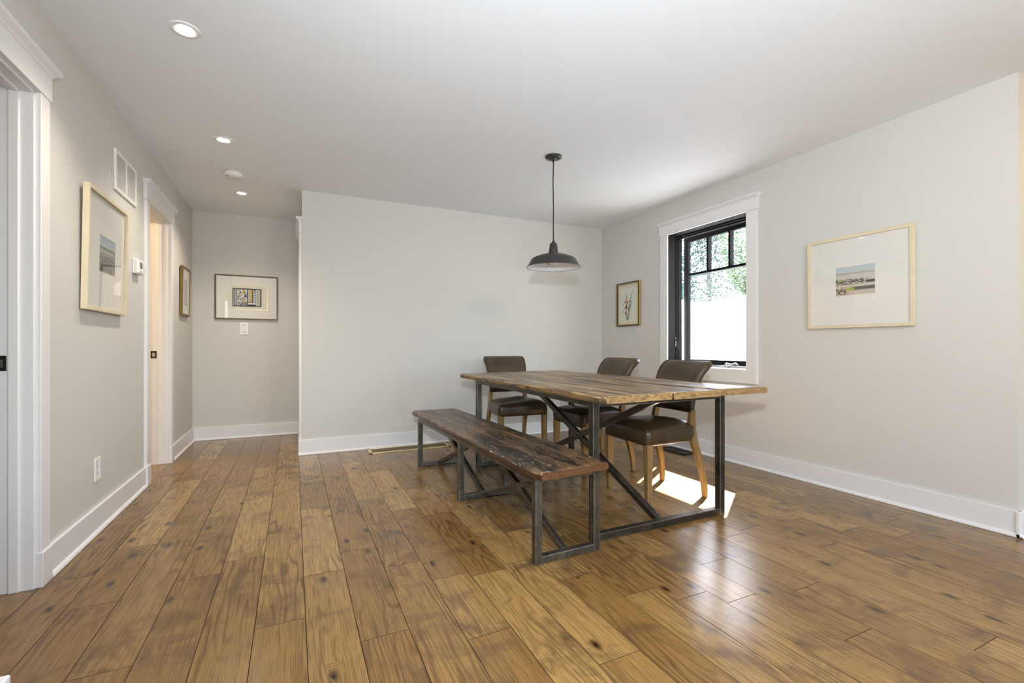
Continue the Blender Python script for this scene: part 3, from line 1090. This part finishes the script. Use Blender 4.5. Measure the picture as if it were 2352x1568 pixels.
# ------------------------------------------------------------------ pendant lamp
PX, PY = 1.783, 3.030
pend = thing('pendant_lamp', 'black metal barn pendant lamp hanging over the dining table', 'lamp', (PX, PY, 0))
MB().lathe([(0.0, HC), (0.0625, HC), (0.0635, HC - 0.006), (0.060, HC - 0.013), (0.040, HC - 0.020), (0.012, HC - 0.024), (0.009, HC - 0.040), (0.0, HC - 0.040)], 40).build('canopy', 'shade', pend)
MB().tube([(0, 0, HC - 0.035), (-0.004, 0.0, 2.25), (0.001, 0.002, 2.05), (-0.002, 0.0, 1.90), (0, 0, 1.79)], 0.0042, 8).build('cord', 'cord', pend)
MB().lathe([(0.0, 1.800), (0.010, 1.800), (0.011, 1.783), (0.024, 1.782), (0.0275, 1.778), (0.037, 1.712), (0.038, 1.702), (0.0, 1.702)], 32).build('socket_cap', 'shade', pend)
so_ = [(0.036, 1.706), (0.060, 1.701), (0.110, 1.687), (0.150, 1.671), (0.163, 1.664), (0.170, 1.657), (0.176, 1.645), (0.194, 1.612), (0.203, 1.604), (0.206, 1.601)]
sh = MB().lathe(so_ + [(0.206, 1.598), (0.203, 1.5985)], 56).build('lamp_shade', 'shade', pend)
MB().lathe([(0.0, 1.699)] + [(r - 0.003, z - 0.0035) for r, z in so_[:-1]] + [(0.203, 1.5990)], 56).build('shade_lining', 'lining', sh)
MB().lathe([(0.0, 1.70), (0.018, 1.70), (0.018, 1.675), (0.022, 1.668), (0.030, 1.650), (0.030, 1.635), (0.020, 1.618), (0.0, 1.612)], 24).build('light_bulb', 'bulb', pend)

# ------------------------------------------------------------------ ceiling downlights and smoke detector


def downlight(label, x, y):
    t = thing('ceiling_downlight', label, 'ceiling light', (x, y, HC), group='recessed downlights along the doorway wall')
    MB().lathe([(0.040, -0.002), (0.044, -0.006), (0.058, -0.005), (0.062, -0.001), (0.062, 0.0)], 40).build('trim_ring', 'plastic', t)
    MB().lathe([(0.041, -0.003), (0.038, 0.0), (0.0345, 0.0)], 40).build('gimbal_ring', 'plastic', t)
    MB().lathe([(0.0, -0.0020), (0.020, -0.0022), (0.036, -0.0008)], 32).build('lens', 'lens', t)
    light('bulb_light', 'SPOT', (0, 0, -0.02), 52.0, (1.0, 0.87, 0.70), parent=t, spot_size=R(125), spot_blend=0.9, shadow_soft_size=0.035)
    return t


d = downlight('white recessed downlight in the ceiling by the first doorway, largest of the row', -0.445, 2.533)
for y, lab in ((3.768, 'white recessed downlight between the largest one and the smoke detector'), (5.006, 'white recessed downlight just beyond the smoke detector')):
    c = copy_tree(d)
    c.location = (-0.44, y, HC)
    c['label'] = lab
t = thing('smoke_detector', 'round white smoke detector on the hall ceiling', 'smoke detector', (-0.450, 4.445, HC))
MB().lathe([(0.0, 0.0), (0.064, 0.0), (0.064, -0.006), (0.0, -0.006)], 40).build('base_plate', 'ivory', t)
MB().lathe([(0.060, -0.006), (0.0695, -0.009), (0.070, -0.030), (0.066, -0.036), (0.0, -0.044)], 40).build('cover', 'plastic', t)
m = MB()
m.lathe([(0.0, -0.0445), (0.020, -0.044), (0.021, -0.040)], 20, c=(0.028, -0.012, 0))
m.build('test_button', 'ivory', t)
MB().box(-0.044, -0.028, -0.032, -0.026, -0.0415, -0.036).build('indicator', 'lcd', t)


# ------------------------------------------------------------------ pictures
def frame_mesh(w, h, fw, dep, y_face):
    """Mitred frame, front at y_face (negative = towards the viewer), back at 0."""
    m = MB()
    x, z = w / 2, h / 2
    o = [(-x, -z), (x, -z), (x, z), (-x, z)]
    i = [(-x + fw, -z + fw), (x - fw, -z + fw), (x - fw, z - fw), (-x + fw, z - fw)]
    pr = [(o, 0.0), (o, y_face), (i, y_face), (i, 0.0)]
    vr = [[m.bm.verts.new((a, y, c)) for a, c in q] for q, y in pr]
    for a in range(4):
        p, q = vr[a], vr[(a + 1) % 4]
        for k in range(4):
            j = (k + 1) % 4
            m.bm.faces.new((p[k], p[j], q[j], q[k]))
    return m


def mat_mesh(w, h, ow, oh, ox, oz, y, th=0.002):
    m = MB()
    x, z = w / 2, h / 2
    o = [(-x, -z), (x, -z), (x, z), (-x, z)]
    i = [(ox - ow / 2, oz - oh / 2), (ox + ow / 2, oz - oh / 2), (ox + ow / 2, oz + oh / 2), (ox - ow / 2, oz + oh / 2)]
    i2 = [(a + (0.0012 if a < ox else -0.0012), c + (0.0012 if c < oz else -0.0012)) for a, c in i]
    vr = [[m.bm.verts.new((a, yy, c)) for a, c in q] for q, yy in ((o, y + th), (o, y), (i, y), (i2, y + th))]
    for a in range(4):
        p, q = vr[a], vr[(a + 1) % 4]
        for k in range(4):
            j = (k + 1) % 4
            m.bm.faces.new((p[k], p[j], q[j], q[k]))
    return m


def picture(label, loc, rz, w, h, fw, dep, frame_mat, pw, ph, ox=0, oz=0, mat='mat', lean=0.0, print_mat='paper', recess=0.006, open_w=None, open_h=None, name='picture_frame'):
    t = thing(name, label, 'picture', loc, rz)
    t.rotation_euler = (lean, 0, rz)
    frame_mesh(w, h, fw, dep, -dep).build('frame', frame_mat, t, bevel=0.0015)
    y = -dep + recess
    ow, oh = open_w or pw, open_h or ph
    mat_mesh(w - 2 * fw + 0.002, h - 2 * fw + 0.002, ow, oh, ox, oz, y).build('mat_board', mat, t)
    q = MB()
    f = q.quad([(ox - pw / 2 - 0.003, y + 0.0022, oz - ph / 2 - 0.003), (ox + pw / 2 + 0.003, y + 0.0022, oz - ph / 2 - 0.003), (ox + pw / 2 + 0.003, y + 0.0022, oz + ph / 2 + 0.003), (ox - pw / 2 - 0.003, y + 0.0022, oz + ph / 2 + 0.003)])
    uv = q.bm.loops.layers.uv.new('uv')
    for l, c in zip(f.loops, ((0, 0), (1, 0), (1, 1), (0, 1))):
        l[uv].uv = c
    pr = q.build('print', print_mat, t, fix=False)
    g = MB().box(-w / 2 + fw, w / 2 - fw, y - 0.0030, y - 0.0015, -h / 2 + fw, h / 2 - fw)
    g.build('glass', 'glass', t)
    return t, y, pr


def beach_print(name, stones):
    T = NT(name)
    uv = T.n('UVMap', {'uv_map': 'uv'})
    sp = T.n('SeparateXYZ', Vector=uv)
    u, v = sp.outputs[0], sp.outputs[1]
    wob = T.noise(T.vec(T.math('MULTIPLY', u, 6.0), T.math('MULTIPLY', v, 3.0)), 1.0, 3)
    vv = T.math('ADD', v, T.math('MULTIPLY_ADD', wob, 0.08, -0.04))
    if stones:
        c = T.ramp(vv, [(0.0, (0.22, 0.21, 0.19)), (0.45, (0.30, 0.285, 0.265)), (0.60, (0.46, 0.42, 0.38)), (0.635, (0.40, 0.34, 0.30)), (0.645, (0.13, 0.17, 0.11)), (0.70, (0.16, 0.21, 0.14)), (0.73, (0.42, 0.50, 0.58)), (1.0, (0.34, 0.42, 0.52))])
        st = T.n('TexVoronoi', Vector=T.vec(T.math('MULTIPLY', u, 16.0), T.math('DIVIDE', 14.0, T.math('ADD', v, 0.55))), Scale=1.0)
        sm = T.math('MULTIPLY', T.ramp(st.outputs[0], [(0.28, 0.0), (0.60, 1.0)]), T.ramp(v, [(0.44, 1.0), (0.60, 0.0)]))
        c = T.mix(sm, c, (0.06, 0.06, 0.055))
        br = T.math('MULTIPLY', T.ramp(st.outputs[0], [(0.10, 1.0), (0.28, 0.0)]), T.ramp(v, [(0.40, 0.9), (0.58, 0.0)]))
        c = T.mix(br, c, (0.66, 0.66, 0.64))
    else:
        c = T.ramp(vv, [(0.0, (0.56, 0.47, 0.36)), (0.30, (0.60, 0.54, 0.46)), (0.55, (0.60, 0.56, 0.50)), (0.70, (0.58, 0.57, 0.54)), (0.76, (0.42, 0.38, 0.32)), (0.80, (0.56, 0.60, 0.62)), (1.0, (0.47, 0.56, 0.62))])
        # seaweed lines and a long driftwood log
        n1 = T.noise(T.vec(T.math('MULTIPLY', u, 14.0), T.math('MULTIPLY', v, 26.0)), 1.0, 4, 0.65)

        def band(c0, wd, x0, x1):
            d = T.math('ABSOLUTE', T.math('SUBTRACT', v, c0))
            b = T.math('SUBTRACT', 1.0, T.math('DIVIDE', d, wd, clamp=True))
            xm = T.math('MULTIPLY', T.ramp(u, [(max(0, x0 - 0.03), 0.0), (x0 + 0.03, 1.0)]), T.ramp(u, [(x1 - 0.02, 1.0), (min(1, x1 + 0.03), 0.0)]))
            return T.math('MULTIPLY', b, xm)
        weed = T.math('MULTIPLY', band(0.47, 0.12, 0.0, 0.80), T.ramp(n1, [(0.47, 0.0), (0.53, 2.2)]), clamp=True)
        weed2 = T.math('MULTIPLY', band(0.16, 0.16, 0.0, 0.30), T.ramp(n1, [(0.49, 0.0), (0.55, 2.2)]), clamp=True)
        c = T.mix(T.math('MINIMUM', weed, 1.0), c, (0.03, 0.03, 0.028))
        c = T.mix(T.math('MINIMUM', weed2, 1.0), c, (0.03, 0.03, 0.028))
        logm = T.math('MULTIPLY', band(0.235, 0.075, 0.40, 1.0), 2.2, clamp=True)
        c = T.mix(logm, c, T.ramp(n1, [(0.35, (0.05, 0.05, 0.055)), (0.6, (0.16, 0.14, 0.13))]))
        log2 = T.math('MULTIPLY', band(0.44, 0.06, 0.80, 1.0), 2.2, clamp=True)
        c = T.mix(log2, c, (0.06, 0.05, 0.05))
        moss = T.math('MULTIPLY', band(0.23, 0.06, 0.30, 0.47), 1.8, clamp=True)
        c = T.mix(moss, c, (0.40, 0.44, 0.06))
        moss2 = T.math('MULTIPLY', band(0.52, 0.05, 0.11, 0.19), 1.8, clamp=True)
        c = T.mix(moss2, c, (0.38, 0.40, 0.08))
    return T.bsdf(c, 0.5, spec=0.2)


M['beach_log'] = beach_print('driftwood_beach_photo', False)
M['beach_stone'] = beach_print('stony_shore_photo', True)

LEAN = R(-0.9)
picture('tall square picture of a stony shore in a cream frame on the doorway wall', (XL + 0.012, 3.300, 1.505), R(90), 0.615, 0.635, 0.019, 0.026, 'cream_wood', 0.245, 0.197, ox=0.02, oz=0.0, lean=R(1.0), print_mat='beach_stone', recess=0.016)
picture('square picture of driftwood on a beach in a cream frame on the window wall', (XR - 0.008, 1.812, 1.441), R(-90), 0.643, 0.628, 0.022, 0.024, 'cream_wood', 0.243, 0.194, ox=-0.012, oz=0.004, lean=R(0.7), print_mat='beach_log', recess=0.010)

T = NT('faded_pencil_print')
uvn = T.n('UVMap', {'uv_map': 'uv'})
_sp = T.n('SeparateXYZ', Vector=uvn)
_d = T.math('ABSOLUTE', T.math('SUBTRACT', _sp.outputs[0], 0.5))
_nz = T.noise(uvn, 9, 4)
_f = T.math('ADD', T.math('MULTIPLY', _d, 1.6), T.math('MULTIPLY', _nz, 0.5))
M['pencil'] = T.bsdf(T.ramp(_f, [(0.28, (0.46, 0.44, 0.46)), (0.5, (0.36, 0.36, 0.38)), (0.8, (0.30, 0.31, 0.32))]), 0.7, spec=0.1)
picture('narrow gilt framed grey print between the warm doorway and the hall corner', (XL + 0.006, 5.400, 1.527), R(90), 0.350, 0.470, 0.022, 0.022, 'gold', 0.175, 0.255, oz=-0.008, mat='mat', lean=R(0.9), print_mat='pencil')
fr_small = [o for o in COL.objects if o.name.startswith('frame')][-1]

# framed textile print at the end of the hall
tp, yy, pr = picture('wide picture of a patterned textile in a thin brown frame above the hall switch', (-0.461, YA - 0.002, 1.5375), 0, 0.604, 0.485, 0.0135, 0.020, 'walnut', 0.384, 0.262, ox=0.003, oz=0.0, print_mat='mat_soft')
gl = MB()
x, z = 0.302 - 0.012, 0.2425 - 0.012
gf = frame_mesh(0.390, 0.268, 0.0035, 0.0, -0.0144)
gf.build('gilt_fillet', 'brass', tp).location.x = 0.003
for nm, col in (('ink', (0.035, 0.035, 0.045)), ('slate', (0.20, 0.22, 0.25)), ('silver', (0.50, 0.50, 0.50)), ('ecru', (0.72, 0.70, 0.62)), ('ochre', (0.62, 0.45, 0.14)), ('coral', (0.55, 0.20, 0.16)), ('white', (0.8, 0.8, 0.78))):
    M['ink_' + nm] = plain('textile_' + nm, col, 0.8, spec=0.1)
IK = ['ink_ink', 'ink_slate', 'ink_silver', 'ink_ecru', 'ink_ochre', 'ink_coral', 'ink_white']
q = MB()
W2, H2 = 0.278, 0.200
y0 = yy + 0.0010


def rect(a, b, c, d, mi, lv=0):
    """fractions of the print: x a..b, z c..d measured from the lower edge"""
    yv = y0 - 0.0002 * lv
    X = lambda s: 0.001 - W2 / 2 + W2 * s
    Z = lambda s: -H2 / 2 + H2 * s
    q.quad([(X(a), yv, Z(c)), (X(b), yv, Z(c)), (X(b), yv, Z(d)), (X(a), yv, Z(d))], mi)


rect(0, 1, 0, 1, 0)
rect(0.03, 0.97, 0.05, 0.95, 1, 1)
for i, mi in enumerate((3, 1, 2, 0, 2, 3, 1, 0, 3)):
    rect(0.03 + i * 0.0155, 0.03 + (i + 1) * 0.0155, 0.05, 0.95, mi, 2)
for i, mi in enumerate((3, 2, 2, 1, 2, 2, 3, 1, 2, 3, 0)):
    rect(0.80 + i * 0.0155, 0.80 + (i + 1) * 0.0155, 0.05, 0.95, mi, 2)
rng = random.Random(3)
for i in range(8):
    for j in range(16):
        mi = rng.choice((0, 3, 3, 1, 2, 6)) if j > 3 else rng.choice((0, 1, 1, 2))
        if j <= 3 and i >= 3:
            mi = 1
        rect(0.175 + i * 0.04, 0.175 + (i + 1) * 0.04, 0.05 + j * 0.056, 0.05 + (j + 1) * 0.056, mi, 2)
for c in (0.30, 0.80):
    rect(0.345, 0.425, c - 0.08, c + 0.12, 4, 3)
    for k in (-0.04, 0.05):
        rect(0.375, 0.40, c + k - 0.02, c + k + 0.035, 0, 4)
rect(0.20, 0.28, 0.70, 0.75, 5, 3)
rect(0.225, 0.265, 0.86, 0.90, 4, 3)
rect(0.50, 0.53, 0.05, 0.95, 0, 3)
rect(0.53, 0.58, 0.20, 0.93, 2, 3)
rect(0.58, 0.67, 0.20, 0.93, 4, 3)
for k in (0.30, 0.56, 0.84):
    rect(0.615, 0.635, k, k + 0.03, 0, 4)
rect(0.53, 0.66, 0.20, 0.30, 5, 4)
rect(0.67, 0.70, 0.20, 0.93, 0, 3)
rect(0.70, 0.745, 0.20, 0.93, 2, 3)
for k in range(16):
    rect(0.745, 0.79, 0.18 + k * 0.047, 0.18 + (k + 1) * 0.047, 0 if k % 2 else 6, 3)
rect(0.525, 0.79, 0.13, 0.19, 6, 4)
rect(0.50, 0.80, 0.05, 0.13, 0, 3)
q.build('textile_art', [M[k] for k in IK], tp, fix=False)

# botanical print beside the window
fp, yy, pr = picture('small botanical flower print in a black and gilt frame beside the window', (XR - 0.002, 4.160, 1.4785), R(-90), 0.390, 0.492, 0.020, 0.028, 'antique', 0.255, 0.375, oz=-0.004, mat='mat_warm', print_mat='paper', recess=0.014)
frame_mesh(0.366, 0.468, 0.0065, 0.0, -0.0283).build('gilt_fillet', 'gilt', fp)
for sx in (-1, 1):
    MB().box(sx * 0.1935 - 0.0025, sx * 0.1935 + 0.0025, -0.024, -0.004, -0.243, 0.243).build('gilt_side', 'gilt', fp)
for nm, col in (('leaf', (0.055, 0.12, 0.045)), ('lime', (0.25, 0.38, 0.08)), ('petal', (0.60, 0.38, 0.09)), ('plum', (0.22, 0.055, 0.06)), ('pink', (0.55, 0.32, 0.25)), ('script', (0.42, 0.43, 0.40))):
    M['ink_' + nm] = plain('botanical_' + nm, col, 0.8, spec=0.1)
BK = ['ink_leaf', 'ink_lime', 'ink_petal', 'ink_plum', 'ink_pink', 'ink_script']
q = MB()


def stroke(pts, w0, w1, mi, lv=0):
    pts = [Vector((p[0], p[1])) for p in pts]
    fine = []
    for i in range(len(pts) - 1):
        for s in range(6):
            p0, p1, p2, p3 = pts[max(i - 1, 0)], pts[i], pts[i + 1], pts[min(i + 2, len(pts) - 1)]
            t = s / 6
            fine.append(0.5 * ((2 * p1) + (p2 - p0) * t + (2 * p0 - 5 * p1 + 4 * p2 - p3) * t * t + (3 * p1 - p0 - 3 * p2 + p3) * t ** 3))
    fine.append(pts[-1])
    n = len(fine) - 1
    ed = []
    for i, p in enumerate(fine):
        d = (fine[min(i + 1, n)] - fine[max(i - 1, 0)]).normalized()
        nn = Vector((-d.y, d.x))
        t = i / n
        w = (w0 + (w1 - w0) * t) * (0.25 + 0.75 * math.sin(PI * min(1, 0.12 + t * 0.8)))
        ed.append((p + nn * w, p - nn * w))
    yv = yy + 0.0016 - 0.0002 * lv
    for a, b_ in zip(ed[:-1], ed[1:]):
        q.quad([(a[0].x, yv, a[0].y), (a[1].x, yv, a[1].y), (b_[1].x, yv, b_[1].y), (b_[0].x, yv, b_[0].y)], mi)


stroke([(-0.005, -0.18), (0.000, -0.08), (0.035, 0.04), (0.085, 0.165)], 0.006, 0.004, 0)
stroke([(0.002, -0.175), (0.022, -0.07), (0.045, 0.0), (0.075, 0.045)], 0.010, 0.003, 1, 1)
stroke([(0.018, -0.09), (0.045, -0.01), (0.060, 0.025)], 0.005, 0.003, 0, 2)
stroke([(-0.015, -0.185), (-0.025, -0.13), (-0.040, -0.10)], 0.006, 0.003, 0)
stroke([(-0.020, -0.175), (-0.050, -0.12)], 0.004, 0.002, 0)
stroke([(-0.035, 0.06), (-0.036, 0.12)], 0.003, 0.003, 0)
stroke([(-0.030, -0.03), (-0.022, 0.03), (-0.028, 0.085)], 0.018, 0.010, 2, 2)
stroke([(-0.030, -0.05), (-0.028, -0.01)], 0.017, 0.012, 3, 3)
stroke([(-0.040, -0.115), (-0.036, -0.06)], 0.014, 0.016, 4, 2)
stroke([(-0.042, -0.12), (-0.038, -0.085)], 0.015, 0.012, 3, 3)
stroke([(-0.090, 0.00), (-0.060, 0.022), (-0.020, 0.020), (0.040, 0.030), (0.060, 0.020)], 0.004, 0.004, 3, 3)
stroke([(-0.095, -0.10), (-0.075, -0.06), (-0.040, -0.035), (0.000, -0.050), (0.040, -0.062)], 0.004, 0.004, 3, 3)
stroke([(-0.055, 0.055), (-0.045, 0.025), (-0.030, 0.01)], 0.004, 0.003, 3, 2)
stroke([(-0.062, -0.020), (-0.050, -0.045), (-0.04, -0.06)], 0.005, 0.003, 2, 2)
rng = random.Random(4)
for (a, c, wd) in ((-0.010, 0.112, 0.05), (0.008, 0.100, 0.028), (0.050, -0.045, 0.025), (0.055, -0.060, 0.04), (0.035, -0.125, 0.05), (0.0, -0.208 + 0.02, 0.0)):
    if wd:
        stroke([(a, c), (a + wd * 0.3, c + 0.003), (a + wd * 0.6, c - 0.002), (a + wd, c + 0.002)], 0.0016, 0.0012, 5)
q.build('flower_drawing', [M[k] for k in BK], fp, fix=False)

# ------------------------------------------------------------------ wall fittings
# return-air grille
t = thing('air_vent', 'white louvred return air vent high on the doorway wall', 'vent', (XL, 3.690, 2.057), R(90))
m = frame_mesh(0.412, 0.246, 0.026, 0.012, -0.012)
m.box(-0.008, 0.008, -0.012, -0.002, -0.10, 0.10)
m.build('frame', 'plastic', t, bevel=0.003)
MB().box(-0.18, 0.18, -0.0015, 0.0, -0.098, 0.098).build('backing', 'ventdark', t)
m = MB()
n = 19
for s0, s1 in ((-0.181, -0.008), (0.008, 0.181)):
    for i in range(n):
        z = -0.094 + 0.188 * (i + 0.5) / n
        m.box(s0, s1, -0.010, -0.004, z - 0.0024, z + 0.0024)
m.build('louvres', 'plastic', t, fix=False)

# thermostat
t = thing('thermostat', 'white wall thermostat with small grey display beside the warm doorway', 'thermostat', (XL, 3.895, 1.536), R(90))
m = MB()
m.loft([[(x * 0.064, 0.0, z * 0.050) for x, z in ((-1, -1), (1, -1), (1, 1), (-1, 1))], [(x * 0.064, -0.026, z * 0.050) for x, z in ((-1, -1), (1, -1), (1, 1), (-1, 1))], [(x * 0.058, -0.036, z * 0.045) for x, z in ((-1, -1), (1, -1), (1, 1), (-1, 1))]])
m.build('body', 'plastic', t, bevel=0.006, seg=3)
MB().box(-0.030, 0.022, -0.0368, -0.034, -0.012, 0.030).build('display', 'lcd', t, bevel=0.001)
for i in range(3):
    MB().box(-0.022 + i * 0.017, -0.012 + i * 0.017, -0.0372, -0.034, -0.034, -0.027).build('button', 'grey_plastic', t, bevel=0.001)
for i in range(2):
    MB().box(0.042, 0.049, -0.0372, -0.034, -0.010 + i * 0.022, 0.004 + i * 0.022).build('button', 'grey_plastic', t, bevel=0.001)


def outlet(label, loc, rz):
    t = thing('wall_outlet', label, 'outlet', loc, rz)
    m = frame_mesh(0.080, 0.124, 0.0215, 0.006, -0.006)
    m.build('cover_plate', 'plastic', t, bevel=0.002)
    MB().box(-0.0215, 0.0215, -0.0025, 0, -0.0420, 0.0420).build('yoke', 'plastic', t)
    for zc in (-0.020, 0.020):
        s = MB().box(-0.0165, 0.0165, -0.0045, 0, zc - 0.0165, zc + 0.0165)
        for xo in (-0.0065, 0.0065):
            s.box(xo - 0.001, xo + 0.001, -0.0048, -0.004, zc - 0.003, zc + 0.005, 1)
        s.box(-0.002, 0.002, -0.0048, -0.004, zc - 0.0115, zc - 0.0075, 1)
        s.build('receptacle', ['plastic', 'dark'], t)
    return t


outlet('white wall outlet low under the stony shore picture', (XL, 3.232, 0.333), R(90))
outlet('white wall outlet on the back wall behind the table frame', (2.797, YB, 0.36), 0)
t = thing('light_switch', 'white rocker light switch under the hall picture', 'light switch', (-0.4895, YA, 1.196), 0)
frame_mesh(0.078, 0.130, 0.022, 0.007, -0.007).build('cover_plate', 'plastic', t, bevel=0.002)
m = MB()
m.loft([[(-0.017, 0, -0.036), (0.017, 0, -0.036), (0.017, 0, 0.036), (-0.017, 0, 0.036)], [(-0.0155, -0.009, -0.034), (0.0155, -0.009, -0.034), (0.0155, -0.0055, 0.034), (-0.0155, -0.0055, 0.034)]])
m.build('rocker', 'plastic', t, bevel=0.001)

# floor registers
t = thing('floor_register', 'long brass floor register against the back wall', 'register', (1.0325, 4.535, 0))
m = MB()
w, h = 0.785, 0.205
for a in ((-w / 2, w / 2, -h / 2, -h / 2 + 0.024), (-w / 2, w / 2, h / 2 - 0.024, h / 2), (-w / 2, -w / 2 + 0.030, -h / 2, h / 2), (w / 2 - 0.030, w / 2, -h / 2, h / 2)):
    m.box(*a, 0.0, 0.008)
m.build('frame', 'brass', t, bevel=0.002)
m = MB().box(-w / 2 + 0.03, w / 2 - 0.03, -h / 2 + 0.02, h / 2 - 0.02, 0.0, 0.0045)
m.build('grille', 'brass_dark', t)
m = MB()
for i in range(1, 15):
    x = -w / 2 + 0.03 + (w - 0.06) * i / 15
    m.box(x - 0.0016, x + 0.0016, -h / 2 + 0.022, h / 2 - 0.022, 0.004, 0.0065)
m.build('bars', 'gold', t)
t = thing('floor_register', 'dark metal floor register under the window', 'register', (3.315, 3.315, 0), R(90))
m = MB()
w, h = 0.31, 0.165
for a in ((-w / 2, w / 2, -h / 2, -h / 2 + 0.018), (-w / 2, w / 2, h / 2 - 0.018, h / 2), (-w / 2, -w / 2 + 0.018, -h / 2, h / 2), (w / 2 - 0.018, w / 2, -h / 2, h / 2), (-0.007, 0.007, -h / 2, h / 2)):
    m.box(*a, 0.0, 0.010)
m.build('frame', 'bronze', t, bevel=0.002)
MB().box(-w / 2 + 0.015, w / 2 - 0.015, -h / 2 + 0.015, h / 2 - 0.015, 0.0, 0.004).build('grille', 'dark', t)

# corner of a low white cabinet in the lower corner of the view
t = thing('low_cabinet', 'low white painted cabinet, only its top corner in view', 'cabinet', (-0.68, 0.76, 0))
MB().box(-0.235, 0.240, -0.35, 0.288, 0.0, 0.425).build('body', 'trim', t, bevel=0.002)
MB().box(-0.250, 0.252, -0.36, 0.300, 0.425, 0.450).build('top_panel', 'trim', t, bevel=0.003)
